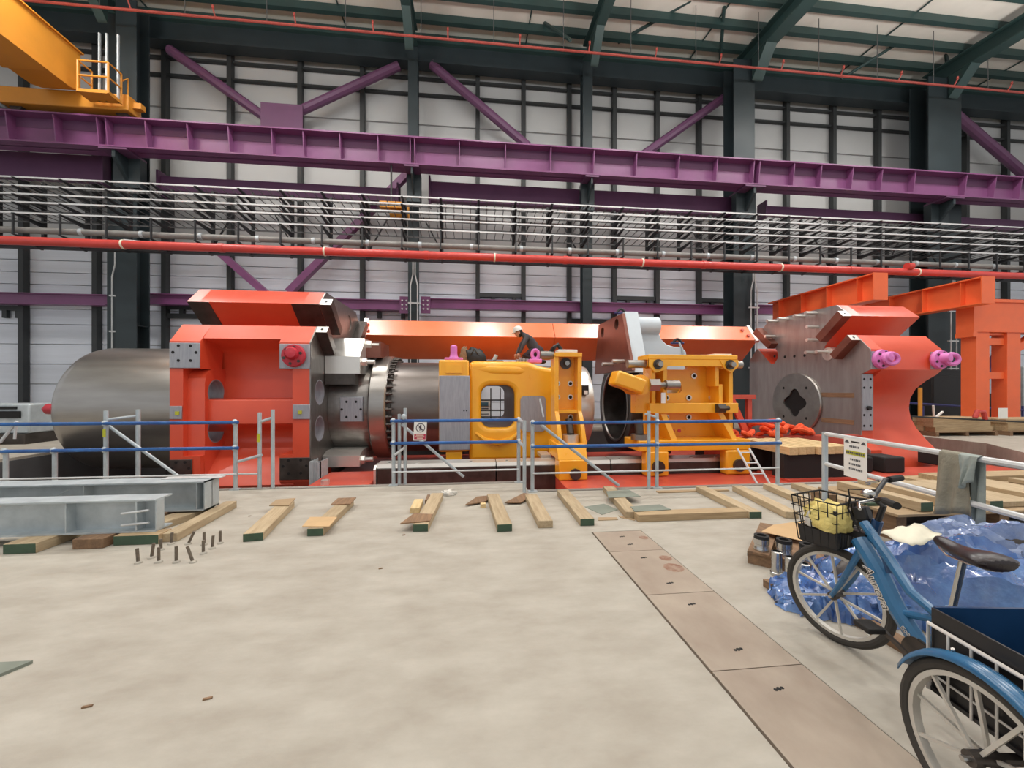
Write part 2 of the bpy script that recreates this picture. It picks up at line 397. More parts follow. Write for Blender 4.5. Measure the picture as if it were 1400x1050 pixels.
column(1256, 1300, 18.3, 17.6, 'widest dark blue steel column behind the orange gantry', .45)
# conduit ladders on columns
for k, (u, Y, lab) in enumerate(((159,18.3,'pair of white conduits climbing the left dark column'),(566,18.4,'pair of white conduits climbing the slim middle column'),(1031,17.7,'pair of white conduits climbing the column behind tie beam end'),(1304,17.5,'pair of white conduits climbing the widest dark column'))):
    x = XU(u, Y); c = thing('cable_conduit', lab, 'conduit', (x, Y, 0))
    for s in (-.16, .16):
        MB().tube([(x+s,Y,0),(x+s,Y,6.3),(x+s*.3,Y,6.8),(x+s*.3,Y,7.4)], .03, 6).build('conduit_pipe', 'galv_tray', c)
    for z in (1.2, 2.6, 4.0, 5.5):
        MB().box(x-.27, x+.27, Y-.02, Y+.08, z-.03, z+.03).build('clip_bar', 'galv_tray', c)
# ---------------------------------------------------------------- purple runway girder
YG = 17.2; GT, GB = ZV(700,193,YG-.5), ZV(700,237,YG-.1)
g = thing('runway_girder', 'purple crane runway girder with upright stiffeners along the whole wall', 'girder', (0, YG, GB))
MB().box(-34, 44, YG-.02, YG+.02, GB, GT).build('web', 'purple', g)
MB().box(-34, 44, YG-.42, YG+.42, GT-.06, GT).build('top_flange', 'purple', g)
MB().box(-34, 44, YG-.36, YG+.36, GB, GB+.06).build('bottom_flange', 'purple', g)
MB().box(-34, 44, YG-.09, YG+.03, GT, GT+.14).build('crane_rail', 'steel_dark', g)
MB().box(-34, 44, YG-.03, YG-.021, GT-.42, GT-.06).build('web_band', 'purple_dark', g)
st0 = MB().add([(-.02,-.38,GT-.06),(.02,-.38,GT-.06),(.02,-.02,GT-.06),(-.02,-.02,GT-.06),(-.02,-.26,GB+.06),(.02,-.26,GB+.06),(.02,-.02,GB+.06),(-.02,-.02,GB+.06)],
        [(0,1,2,3),(4,5,6,7),(0,1,5,4),(1,2,6,5),(2,3,7,6),(3,0,4,7)]).build('stiffener', 'purple', g, local=True)
us = [10, 75, 134, 146, 200, 257, 313, 372, 415, 465, 517, 561, 567, 628, 691, 753, 812, 870, 928, 980, 1030, 1038, 1085, 1122, 1165, 1205, 1250, 1320, 1360, 1395]
for k, u in enumerate(us):
    L = (XU(u, YG-.3), YG, 0)
    if k == 0: st0.location = Vector(L)-ORG[g.name]
    else: inst(st0, g, L)
# long purple brackets & beams behind
YB = 18.5
for (u0, v0a, v0b, u1, lab) in ((-60,205,240,148,'dark purple box beam under the yellow crane girder'),(222,243,262,545,'purple beam behind the trays between two left columns'),(588,250,276,1000,'long purple beam behind the trays at the middle of wall'),(1042,283,295,1275,'thin purple beam right of the wide green column'),(1300,298,312,1480,'short purple beam by the widest dark column')):
    z0, z1 = ZV(u0, v0b, YB), ZV(u0, v0a, YB); x0, x1 = XU(u0,YB), XU(u1,YB)
    b = thing('wall_beam', lab, 'beam', ((x0+x1)/2, YB, z0))
    MB().box(x0, x1, YB-.15, YB+.15, z0, z1).build('beam_body', 'purple_dark', b)
    for x in (x0, x1):
        MB().box(x-.04, x+.04, YB-.3, YB+.3, z0-.2, z1+.2).build('end_plate', 'purple_dark', b)
# knee brackets carrying the girder
for (u, lab) in ((176,'dark bracket under purple girder at the left wide column'),(566,'dark bracket under purple girder at the slim column'),(803,'purple bracket under girder near the middle of wall'),(1018,'dark bracket under purple girder at the green column'),(1282,'dark bracket under purple girder at the widest column')):
    x = XU(u, 17.6); b = thing('girder_bracket', lab, 'bracket', (x, 17.5, GB-1.3))
    wd = .5 if u in (176,1018,1282) else .3
    MB().prism([(17.84,GB-1.3),(17.84,GB-.09),(16.9,GB-.09),(16.9,GB-.35)], 'x', x-wd*.12, x+wd*.12).build('bracket_web', 'column_paint', b)
    MB().box(x-wd, x+wd, 16.85, 17.84, GB-.08, GB-.005).build('seat_plate', 'purple_dark', b)
    MB().box(x-wd, x+wd, 17.5, 17.84, GB-1.25, GB-.08).build('stub', 'column_paint', b)
# diagonals
def brace(name, pts, Y, r, mt, lab, flat=False):
    P = [PY(u, v, Y) for u, v in pts]; mb = MB()
    for a, b in zip(P[:-1], P[1:]):
        if flat: mb.beam(a, b, .34, .30)
        else: mb.cyl(a, b, r, n=10)
    mb.build(name, mt, label=lab, cat='brace')
brace('wall_brace', [(232,68),(362,160)], 19.2, .21, 'purple_dark', 'upper purple diagonal brace falling right beside the crane column')
brace('wall_brace', [(375,168),(545,90)], 19.2, .21, 'purple_dark', 'upper purple diagonal brace rising to the slim column')
brace('wall_brace', [(590,88),(722,200)], 19.2, .21, 'purple_dark', 'upper purple brace falling right from the slim column')
brace('wall_brace', [(876,214),(998,128)], 19.2, .21, 'purple_dark', 'upper purple brace rising to the wide green column')
brace('wall_brace', [(1300,152),(1420,255)], 19.0, .24, 'purple_dark', 'upper purple brace falling right from the widest column')
brace('wall_brace', [(300,345),(372,408)], 19.3, .2, 'purple', 'short purple brace falling to the top of the orange platen', True)
brace('wall_brace', [(395,400),(560,235)], 19.3, .2, 'purple', 'long purple brace rising behind the trays to slim column', True)
brace('wall_brace', [(1318,560),(1420,395)], 18.8, .2, 'purple_dark', 'purple brace seen through the orange gantry frame', True)
p0 = PY(385,152,18.9)
MB().box(p0.x-.9, p0.x+.9, 18.9, 18.96, p0.z-.9, p0.z+.35).build('gusset_plate', 'purple_dark', label='purple gusset plate where two upper diagonal braces meet', cat='plate')
# mid rails
for (u0, u1, v, lab) in ((-60,150,409,'purple wall rail at the far left wall panels'),(186,280,410,'short purple tube rail left of the orange platen'),(458,556,417,'purple wall rail ending at the slim column'),(580,1000,420,'long purple wall rail above the orange tie beam'),(1034,1062,424,'stub of purple rail right of the wide green column'),(1250,1290,434,'stub of purple rail by the widest dark column')):
    x0, x1 = XU(u0,19.4), XU(u1,19.4); um = (u0+u1)/2; z = ZV(um, v, 19.4)
    b = thing('wall_rail_beam', lab, 'rail', ((x0+x1)/2, 19.4, z-.22))
    MB().box(x0, x1, 19.3, 19.5, z-.2, z+.2).build('rail_web', 'purple', b)
    MB().box(x0, x1, 19.2, 19.6, z+.2, z+.24).box(x0, x1, 19.2, 19.6, z-.24, z-.2).build('rail_flange', 'purple', b)
for u, v in ((553,417),(582,417)):
    p = PY(u, v, 19.15); q = MB().box(p.x-.22, p.x+.22, 19.12, 19.18, p.z-.4, p.z+.4).build('gusset_plate', 'purple', label='bolted purple gusset plate at the slim column', cat='plate', group='gusset plates at slim column')
    for dx in (-.1,.1):
        for dz in (-.2,0,.2): MB().cyl((p.x+dx,19.12,p.z+dz),(p.x+dx,19.08,p.z+dz),.045,n=6).build('bolt','galv_tray',q)
x = XU(801,19.2); MB().box(x-.09,x+.09,19.1,19.3,ZV(801,415,19.2),ZV(801,368,19.2)).build('hanger_post','purple',label='thin purple post between trays and wall rail',cat='post')
# ---------------------------------------------------------------- cable trays
YT = 15.7; YT2 = 16.5
tiers = [ZV(700,277,YT), ZV(700,287,YT), ZV(700,297,YT), ZV(700,307,YT), ZV(700,320,YT)]
tl = ['topmost silver cable ladder tray of the wall rack','second silver cable ladder tray from the top of rack','third silver cable ladder tray from the top of rack','fourth silver cable ladder tray from the top of rack','lowest silver cable ladder tray of rack above grey pipe']
for z, lab in zip(tiers, tl):
    t = thing('cable_tray', lab, 'cable tray', (0, YT, z))
    MB().box(-30, 40, YT-.015, YT+.015, z, z+.055).build('side_rail', 'galv_tray', t)
    MB().box(-30, 40, YT2-.015, YT2+.015, z, z+.05).build('side_rail', 'tray_dark', t)
    r = MB(); x = -30.
    while x < 40: r.box(x-.012, x+.012, YT, YT2, z+.015, z+.035); x += .33
    r.build('rungs', 'tray_dark', t, kind='stuff', recalc=False)
# brackets
zt, zb = tiers[0]+.1, ZV(700,357,YT2)
BX = []
x = XU(-45, YT)
while x < XU(1440, YT): BX.append(x); x += 1.48
br = thing('tray_bracket', 'black multi-arm bracket carrying the stacked silver trays', 'bracket', (0, YT2+.3, zb), 'brackets of the cable tray rack')
MB().box(-.045,.045, YT2+.1, YT2+.22, zb-.05, zt+.2).build('upright', 'tray_arm', br)
for z in tiers+[ZV(700,345,YT), ZV(700,357,YT2)-.02]:
    MB().add([(-.045,YT-.085,z-.02),(.045,YT-.085,z-.02),(.045,YT2+.1,z-.15),(-.045,YT2+.1,z-.15),(-.045,YT-.085,z-.001),(.045,YT-.085,z-.001),(.045,YT2+.1,z-.001),(-.045,YT2+.1,z-.001)],
        [(0,3,2,1),(4,5,6,7),(0,1,5,4),(1,2,6,5),(2,3,7,6),(3,0,4,7)]).build('arm', 'tray_arm', br)
MB().beam((0,YT-.06,tiers[4]-.03), (0,YT-.06,ZV(700,345,YT)), .05, .05).build('front_strut', 'tray_arm', br)
for k, x in enumerate(BX):
    if k == 0: br.location = (x, YT2+.3, zb)
    else: copytree(br, (x, YT2+.3, zb))
# slanted dark stays behind
for k, x in enumerate(BX[3::2]):
    MB().beam((x, YT2+.25, tiers[4]-.5), (x+(.8 if k % 2 else -.8), YT2+.25, tiers[1]), .05, .05).build('rack_stay', 'tray_arm', label='thin black diagonal stay behind the cable trays', cat='stay', group='diagonal stays of the tray rack')
zl = ZV(700,357,YT2)
lt = thing('support_channel', 'long dark channel under the trays behind the red pipe', 'channel', (0, YT2, zl-.1))
MB().box(-30, 40, YT2-.1, YT2+.1, zl-.02, zl+.1).build('channel_body', 'pipe_grey', lt)
MB().box(-30, 40, YT2-.12, YT2+.12, zl-.14, zl-.02).build('channel_bottom', 'tray_arm', lt)
# pipes
zg = ZV(700,340,YT+.15)
gp = thing('grey_pipe', 'grey lagged pipe running under the cable trays', 'pipe', (0, YT+.15, zg))
MB().cyl((-30,YT+.15,zg),(40,YT+.15,zg), .11, n=14).build('pipe_body', 'pipe_grey', gp)
for x in range(-14, 26, 2): MB().cyl((x,YT+.15,zg),(x+.12,YT+.15,zg), .13, n=14).build('pipe_clamp', 'galv', gp)
YP = 15.2; zr = ZV(700,353,YP)
rp = thing('red_pipe', 'bright red fire main pipe running in front of the trays', 'pipe', (0, YP, zr))
MB().cyl((-30,YP,zr),(40,YP,zr), .145, n=16).build('pipe_body', 'pipe_red', rp)
for u in (168,443,675,877,1066,1253,300,580,770,960,1160):
    x = XU(u,YP); big = u in (168,443,675,877,1066,1253)
    if big:
        MB().ring((x,YP,zr),(1,0,0),.14,.165,.06,16).build('pipe_clip','paper_cream',rp)
        MB().cyl((x+.03,YP,zr+.16),(x+.35,YT+.4,zr+.4),.03,n=6).build('clip_rod','galv_tray',rp)
    else: MB().ring((x,YP,zr),(1,0,0),.14,.162,.16,16).build('coupling','pipe_red',rp)
p = PY(1236,366,YP); MB().cyl((p.x,YP-.1,zr+.22),(p.x+.25,YP-.1,zr+.22),.15,n=12).cyl((p.x+.1,YP,zr),(p.x+.1,YP-.05,zr+.3),.1,n=10).build('pipe_valve','pipe_red',rp)
# yellow hoist seen between the trays
p = PY(545,288,17.0)
h = thing('chain_hoist', 'small yellow hoist unit behind the trays by slim column', 'hoist', (p.x,p.y,p.z-.35))
MB().box(p.x-.75,p.x+.15,16.8,17.2,p.z+.02,p.z+.3).build('hoist_frame','crane_yellow',h,bevel=.03)
MB().cyl((p.x-.35,17,p.z-.15),(p.x+.42,17,p.z-.15),.17,n=14).build('hoist_drum','crane_yellow',h)
MB().cyl((p.x-.3,17.0,p.z+.3),(p.x-.3,17.0,GB+.005),.04,n=8).build('hanger_rod','tray_arm',h)
MB().box(p.x+.15,p.x+.42,16.85,17.15,p.z-.1,p.z+.28).build('hoist_motor','crane_yellow',h,bevel=.04)
# ---------------------------------------------------------------- overhead crane
YE = 17.2
zc0 = GT+.14
xr = XU(103,16.6); xl = xr-1.3
cr = thing('overhead_crane', 'yellow overhead crane bridge with railed end platform on purple girder', 'crane', ((xl+xr)/2, YE, zc0))
zb_, zt_ = ZV(103,124,16.6), ZV(103,68,16.6)
MB().prism([(6.0,zb_),(16.4,zb_),(16.8,zb_+.15),(16.8,zt_),(6.0,zt_)],'x',xl,xr).build('bridge_girder','crane_yellow',cr)
MB().box(xl-.08,xr+.08,6.0,16.85,zt_,zt_+.05).build('girder_top_plate','crane_yellow',cr)
MB().box(xl-.08,xr+.08,6.0,15.6,zb_-.05,zb_).build('girder_bottom_plate','crane_yellow',cr)
MB().box(xl-1.6,xr+1.6,YE-.32,YE+.32,zc0+.18,zc0+.8).build('end_carriage','crane_yellow',cr,bevel=.04)
for x in (xl-1.2, xr+1.2):
    MB().cyl((x,YE-.12,zc0+.22),(x,YE+.12,zc0+.22),.22,n=18).build('wheel','steel_dark',cr)
MB().box(xr+1.6,xr+1.9,YE-.12,YE+.12,zc0+.4,zc0+.62).build('buffer','crane_yellow',cr)
MB().box(xl-2.6,xl-1.6,YE-.3,YE+.5,zc0+.1,zc0+.75).build('carriage_motor','white_cast',cr,bevel=.05)
# railed platform
px0, px1, py0, py1, pz = XU(104,16.2), XU(148,16.2), 16.2, 16.75, ZV(125,126,16.2)
MB().box(px0,px1,py0,py1,pz,pz+.12).build('platform','crane_yellow',cr)
for (x,y) in ((px0+.05,py0),(px1,py0),(px1,py1),(px0+.05,py1)):
    MB().cyl((x,y,pz),(x,y,pz+1.15),.035,n=8).build('railing_post','crane_yellow',cr)
for dz in (.6,1.15):
    MB().tube([(px0+.05,py1,pz+dz),(px0+.05,py0,pz+dz),(px1,py0,pz+dz),(px1,py1,pz+dz)],.035,8).build('railing_bar','crane_yellow',cr)
for s in (.35,.6,1.0):
    MB().box(px0+s,px0+s+.06,py1-.1,py1-.04,pz,pz+2.6).build('cable_mast','galv',cr)
MB().tube([(px1+.05,py1,pz+.9),(xr+1.5,YE-.2,zc0+1.5),(xr+1.5,YE-.2,zc0+.7)],.03,6).build('handrail','crane_yellow',cr)
# ============================================================ THE PRESS
YA, ZA = 12.1, 1.05
def mz(p): return (p[0], 2*ZA-p[1])
def my(p): return (2*YA-p[0], p[1])
FT = [(10.75,4.1),(10.3,3.7),(11.05,3.06),(11.17,2.9),(11.18,2.68),(11.02,2.5),(10.84,2.5),(10.7,2.62),(10.16,3.12),(9.75,2.68)]
def full(mid):          # closed (y,z) outline: front top, given middle points, front bottom, mirrored back
    fr = FT+mid+[mz(p) for p in reversed(FT)]
    return fr+[my(p) for p in reversed(FT+[mz(q) for q in reversed(FT)])]
def bolts(parent, pts, d, r, t, mt='steel_dark', name='bolt', n=6):
    for p in pts: MB().cyl(p, Vector(p)+Vector(d)*t, r, n=n).build(name, mt, parent)
def hollow(parent, pts, d, r=.045, t=.03):
    """socket: dark disc with pale rim"""
    for p in pts:
        b = MB().ring(p, d, r*.62, r, t, 12).build('bolt', 'steel_bright', parent)
        MB().cyl(p, Vector(p)+Vector(d)*t*.4, r*.62, n=10).build('socket', 'dark', b)
# ---- main cylinder
c = thing('press_cylinder', 'huge bare steel horizontal press cylinder joined to orange platen', 'cylinder', (-8.4, YA, ZA-1.65))
MB().lathe([(0,.3),(0,1.42),(.05,1.55),(.14,1.62),(.3,1.66),(3.2,1.66),(3.2,1.3)], (-10,YA,ZA), (1,0,0), 64).build('cylinder_barrel', 'steel', c)
MB().lathe([(-.35,.22),(-.35,.42),(0,.42)], (-10,YA,ZA), (1,0,0), 24).build('rear_flange', 'steel_dark', c)
p = PY(56,562,10.6); MB().lathe([(0,.05),(.1,.13),(.3,.13)], (-10.25,10.7,ZA+.05), (1,0,0), 12).build('port_cap', 'red_eye', c)
# ---- left platen
L0, L1 = -6.78, -3.72
P = thing('cylinder_platen', 'orange cast press platen with deep front pocket beside the bare cylinder', 'press platen', (-5.25, YA, -2.0))
webp = full([])
wr = MB().prism(webp,'x',-4.13,L1-.03).build('end_web','orange',P)
wl = MB().prism(webp,'x',L0,-6.5).build('end_web','orange',P)
fc = MB().prism(webp,'x',L1-.03,L1).build('machined_face','steel_brushed',P)
bores = [(10.30,1.5),(10.30,.6)]
def bc(y,z,x0=-7.2,x1=-3.5,r=.32): return MB().cyl((x0,y,z),(x1,y,z),r,n=28)
for o in (wr, wl, fc): cut(o, [bc(*b) for b in bores])
cut(fc, [bc(11.42,3.62,-3.74,-3.5,.24), bc(12.7,3.62,-3.74,-3.5,.24)])
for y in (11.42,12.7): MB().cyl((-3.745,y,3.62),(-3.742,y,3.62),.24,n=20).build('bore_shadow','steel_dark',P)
mid = [(9.84,2.76),(10.45,2.62),(10.62,2.45),(10.68,1.95),(10.66,1.78),(10.58,1.36),(10.02,1.33),(10.0,1.30),(10.0,.76),(10.5,.64),(10.64,.45),(10.62,.2),(10.25,-.12),(9.95,-.42),(9.80,-.66)]
body = FT[:-1]+mid+[mz(p) for p in reversed(FT[:-1])]
body = body+[my(p) for p in reversed(FT+[mz(q) for q in reversed(FT)])]
MB().prism(body,'x',-6.5,-4.13).build('body','orange',P,sharp=50)
boss = MB().prism([(9.88,-.5),(9.88,1.72),(9.93,1.9),(10.05,2.02),(10.25,2.08),(10.72,2.08),(10.72,-.5)],'x',-6.5,-6.12).build('boss','orange',P)
cut(boss, [bc(*b) for b in bores])
for y,z in bores:
    MB().ring((-6.78,y,z),(1,0,0),.295,.318,.66,28).build('bore_liner','steel_pad',P)
    MB().ring((-4.13,y,z),(1,0,0),.295,.318,.41,28).build('bore_liner','steel_pad',P)
cb = [(9.75,2.05),(9.75,2.68),(10.16,3.12),(10.6,2.6),(10.55,2.05)]
fl0,fl1 = Vector((10.3,3.7)),Vector((11.05,3.06)); fn = Vector((-(fl0-fl1).y,(fl0-fl1).x)).normalized(); fn = fn if fn.y < 0 else -fn
for x0,x1 in ((L0,-6.3),(-4.4,L1-.03)):
    MB().prism([tuple(fl0),tuple(fl1),tuple(fl1+fn*.012),tuple(fl0+fn*.012)],'x',x0,x1).build('flank_liner','steel_dark',P)
for x0,x1 in ((-6.5,-6.135),(-4.42,-4.13)):
    MB().prism(cb,'x',x0,x1).build('corner_block','orange',P)
    MB().prism([mz(q) for q in cb],'x',x0,x1).build('corner_block','orange',P)
def pad(x0,x1,z0,z1,y=9.75,holes=True,mt='steel_pad',dep=.03):
    q = MB().box(x0,x1,y-dep,y,z0,z1).build('machined_pad',mt,P,bevel=.01)
    if holes:
        for a,bb in ((.3,.88),(.7,.88),(.12,.62),(.88,.62),(.3,.3),(.7,.3)):
            MB().cyl((x0+(x1-x0)*a,y-dep-.004,z0+(z1-z0)*bb),(x0+(x1-x0)*a,y-dep,z0+(z1-z0)*bb),.034,n=8).build('bolt_hole','dark',q)
pad(-6.77,-6.13,2.06,2.64); pad(-4.41,-3.73,2.06,2.64,holes=False)
pad(-6.77,-6.3,-.54,-.02,mt='steel_dark'); pad(-4.41,-3.73,-.54,-.02,mt='steel_dark')
pad(-6.77,-6.51,.9,1.2,holes=False); pad(-4.12,-3.73,.88,1.22,holes=False)
for x in (-6.6,-3.95): MB().box(x-.04,x+.04,9.70,9.72,1.0,1.08).build('brass_plug','highlight',P)
# notch guide blocks on the machined faces
bt = [(10.28,3.68),(10.45,3.86),(11.2,3.2),(11.03,3.03)]; bf = [(10.16,3.12),(10.02,2.96),(10.56,2.46),(10.7,2.62)]
def guides(par, x0, x1, xc, bm='steel_dark'):
    for q in (bt, bf, [my(p) for p in bt]):
        b = MB().prism(q,'x',x0,x1).build('guide_block',bm,par)
        a, e = Vector((xc,*q[0])), Vector((xc,*q[1])); n = Vector((0,(e-a).z,-(e-a).y)).normalized()
        if n.z < 0: n = -n
        m_ = (a+e)/2; t = (e-a)/2; hx = Vector(((x1-x0)/2*.98,0,0))
        MB().add([m_-t*.96-hx+n*.004,m_+t*.96-hx+n*.004,m_+t*.96+hx+n*.004,m_-t*.96+hx+n*.004,m_-t*.96-hx,m_+t*.96-hx,m_+t*.96+hx,m_-t*.96+hx],
                 [(0,1,2,3),(4,5,6,7),(0,1,5,4),(1,2,6,5),(2,3,7,6),(3,0,4,7)]).build('guide_face','steel_bright',b)
        MB().cyl(m_+n*.003,m_+n*.006,.035,n=10).build('bolt_hole','dark',b)
guides(P, L1, L1+.27, L1+.135)
# red lifting eye on the corner pad
def swivel(name, pos, mt, lab, par=None, s=1.0):
    t = thing(name, lab, 'lifting eye', pos) if par is None else par
    x,y,z = pos
    MB().lathe([(0,.25*s),(.05,.27*s),(.12,.25*s),(.15,.12*s)],(x,y,z),(0,-1,0),20).build('eye_base',mt,t)
    MB().lathe([(.12,.14*s),(.22,.15*s),(.3,.11*s),(.32,.0)],(x-.03*s,y,z+.02*s),(.2,-1,.1),14).build('eye_shank',mt,t)
    for k in range(6):
        a = k*math.pi/3+.3
        MB().cyl((x+.19*s*math.cos(a),y-.13*s,z+.19*s*math.sin(a)),(x+.19*s*math.cos(a),y-.145*s,z+.19*s*math.sin(a)),.035*s,n=8).build('eye_bolt','steel_dark',t)
    return t
swivel('lifting_eye',(-4.07,9.72,2.36),'red_eye','round crimson lifting eye bolted to the left platen corner')
# ---- seat wedge, sleeve, flange, ram
S = thing('ram_housing', 'bare steel ram sleeve with bolted flange and silver seat wedges', 'housing', (-2.9, YA, -.6))
MB().prism([(10.62,1.98),(10.62,2.43),(11.14,2.96),(12.3,2.96),(12.3,1.98)],'x',L1+.01,-2.84).build('seat_wedge','steel_bright',S)
MB().prism([(10.6,1.7),(10.615,1.98),(10.9,1.98),(10.9,1.7)],'x',-3.7,-2.95).build('wedge_lip','steel_dark',S)
MB().prism([(10.45,-.4),(10.45,-.12),(10.75,-.02),(12,-.02),(12,-.4)],'x',L1+.01,-2.8).build('lower_seat','steel_bright',S)
MB().lathe([(0,1.0),(0,1.29),(1.0,1.29),(1.06,1.25),(1.06,1.0)],(L1+.005,YA,ZA),(1,0,0),56).build('sleeve','steel_brushed',S)
q = MB().box(-3.38,-2.8,10.74,10.95,.72,1.38).build('side_pad','steel_pad',S,bevel=.02)
for dx in (-.12,.12):
    for dz in (-.2,.2): MB().cyl((-3.09+dx,10.738,1.05+dz),(-3.09+dx,10.74,1.05+dz),.034,n=8).build('bolt_hole','dark',q)
for dx in (-.24,.24): MB().cyl((-3.09+dx,10.738,1.05),(-3.09+dx,10.74,1.05),.034,n=8).build('bolt_hole','dark',q)
F = MB().lathe([(0,1.0),(0,1.46),(.04,1.5),(.42,1.5),(.46,1.46),(.46,1.0)],(-2.66,YA,ZA),(1,0,0),64).build('flange','steel',S)
MB().lathe([(0,1.0),(0,1.36),(.1,1.36),(.1,1.0)],(-2.2,YA,ZA),(1,0,0),48).build('flange_step','steel_dark',S)
hb = None
for k in range(44):
    a = 2*math.pi*k/44; pos = (-2.2, YA+1.43*math.cos(a), ZA+1.43*math.sin(a))
    if hb is None: hb = MB().cyl((0,0,0),(.16,0,0),.033,n=6).cyl((0,0,0),(.07,0,0),.05,n=6).build('flange_bolt','steel_dark',F,local=True); hb.location = Vector(pos)-ORG[F.name]
    else: inst(hb, F, pos)
for (u,v,y) in ((501,471,11.3),(520,481,11.5),(498,495,10.8),(497,628,10.6)):
    pp = PY(u,v,y); MB().cyl((-2.84,y,pp.z),(-2.7,y,pp.z),.11,n=6).cyl((-2.7,y,pp.z),(-2.5,y,pp.z),.06,n=10).build('tie_nut','steel_bright',S)
MB().box(-2.84,-2.45,11.25,12.4,2.45,2.9).build('back_plate','brown_plate',S)
R = thing('press_ram', 'thick polished steel ram between bolted flange and yellow crosshead', 'ram', (-1.4, YA, ZA-1.32))
MB().lathe([(0,1.1),(0,1.30),(.2,1.32),(1.295,1.32),(1.295,1.1)],(-2.1,YA,ZA),(1,0,0),64).build('ram_body','ram_steel',R)
# ---- tie beam
T = thing('tie_beam', 'long orange box tie beam spanning between both platens at back', 'tie beam', (3.6, 14.6, 2.6))
q = [(13.96,3.43),(14.46,4.03),(15.36,3.28),(14.86,2.67)]
MB().prism(q,'x',L1+.02,3.05).build('beam_section','tie_orange',T,bevel=.015)
MB().prism(q,'x',3.062,10.90).build('beam_section','tie_orange',T,bevel=.015)
for x,s in ((-3.55,0),(-3.5,1),(10.5,0),(10.6,1)):
    yy,zz = (14.3,3.84) if s == 0 else (14.1,3.6); MB().cyl((x,yy,zz),(x,yy-.05,zz+.04),.06,n=8).build('plug_bolt','red_base',T)
MB().prism([(13.9,3.4),(14.45,4.08),(14.52,4.02),(13.97,3.34)],'x',10.8,10.93).build('end_frame','steel_bright',T)
MB().prism([(13.9,3.4),(14.45,4.08),(14.52,4.02),(13.97,3.34)],'x',-3.7,-3.55).build('end_frame','steel_bright',T)
# ---- crosshead
X = thing('crosshead', 'yellow cast moving crosshead with rounded window and grey side plate', 'crosshead', (.8, YA, -.45))
b = MB().prism([(-.02,-.34),(-.02,2.32),(1.55,2.32),(1.85,2.2),(2.35,2.12),(2.35,0),(1.9,-.34)],'y',10.45,13.75).build('casting','yellow',X)
def rrect(x0,x1,z0,z1,r,n=6):
    o = []
    for cx,cz,a0 in ((x1-r,z1-r,0),(x0+r,z1-r,90),(x0+r,z0+r,180),(x1-r,z0+r,270)):
        for k in range(n+1):
            a = math.radians(a0+90*k/n); o.append((cx+r*math.cos(a),cz+r*math.sin(a)))
    return o
cut(b, [MB().prism(rrect(.3,1.19,.56,1.68,.24),'y',9,15)])
bv = b.modifiers.new('bevel','BEVEL'); bv.width = .13; bv.segments = 4; bv.limit_method = 'ANGLE'; bv.angle_limit = math.radians(50)
lin = rrect(.303,1.187,.563,1.677,.24); n_ = len(lin)
MB().add([(x,10.56,z) for x,z in lin]+[(x,13.7,z) for x,z in lin],[(i,(i+1)%n_,n_+(i+1)%n_,n_+i) for i in range(n_)]).build('window_liner','brown_plate',X,sharp=80)
MB().box(-.8,-.02,10.36,13.84,-.05,2.34).build('side_block','yellow',X,bevel=.05)
# casting's rounded lower brow under the window
MB().tube([(.15,10.47,.42),(.4,10.40,.24),(.75,10.39,.16),(1.1,10.41,.26),(1.35,10.47,.46)],[.04,.07,.08,.07,.04],8).build('window_brow','yellow',X)
MB().lathe([(0,.16),(.6,.2),(1.3,.2),(1.8,.12)],(.0,10.62,2.12),(1,0,-.04),12).build('upper_roll','yellow',X)
MB().box(-.79,.0,10.335,10.36,.0,1.93).build('side_plate','steel_pad',X,bevel=.015)
for x in (-.15,-.08): MB().cyl((x,10.333,1.02),(x,10.336,1.02),.02,n=8).build('plate_hole','dark',X)
MB().prism(rrect(1.34,2.02,.45,1.4,.12),'y',10.40,10.46).build('side_plate','steel_pad',X)
MB().box(-.62,-.2,10.4,10.9,-.42,-.05).build('foot_pad','yellow',X,bevel=.03)
MB().box(-.62,-.2,10.33,10.36,2.0,2.22).build('eye_seat','yellow',X)
MB().lathe([(0,.3),(0,1.18),(.25,1.22),(.6,1.2),(.75,1.1),(.75,.3)],(2.35,YA,ZA),(1,0,0),40).build('nose_ring','yellow',X)
MB().lathe([(0,.3),(0,1.2),(.3,1.24),(.42,1.2),(.42,.3)],(3.1,YA,ZA+.02),(1,0,0),40).build('polished_ring','steel_bright',X)
pp = PY(801,534,10.7); q = MB().box(pp.x-.1,pp.x+.1,10.75,11.0,pp.z-.12,pp.z+.15).build('sensor','plastic_black',X,bevel=.02)
MB().box(pp.x-.04,pp.x+.06,10.72,10.75,pp.z-.11,pp.z+.0).build('sensor_tag','paper',q)
# pink eyes
e = thing('lifting_eye', 'pink lifting eye with square base on the yellow crosshead corner', 'lifting eye', (-.42,10.55,2.34))
MB().box(-.66,-.18,10.45,10.75,2.34,2.41).build('eye_base','pink',e,bevel=.02)
MB().lathe([(0,.13),(.05,.1),(.12,.09),(.3,.09),(.33,.06)],(-.42,10.58,2.41),(0,0,1),16).build('eye_shank','pink',e)
pe = PY(731,491,11.15)
e = thing('lifting_eye', 'pink ring lifting eye on crosshead top in front of worker', 'lifting eye', (pe.x,pe.y,2.32))
MB().box(pe.x-.18,pe.x+.18,pe.y-.2,pe.y+.2,2.32,2.43).build('eye_base','pink',e,bevel=.02)
MB().tube([(pe.x+.02+.095*math.cos(a),pe.y,2.57+.125*math.sin(a)) for a in [2*math.pi*k/16 for k in range(16)]],.05,8,True).build('eye_ring','pink',e)
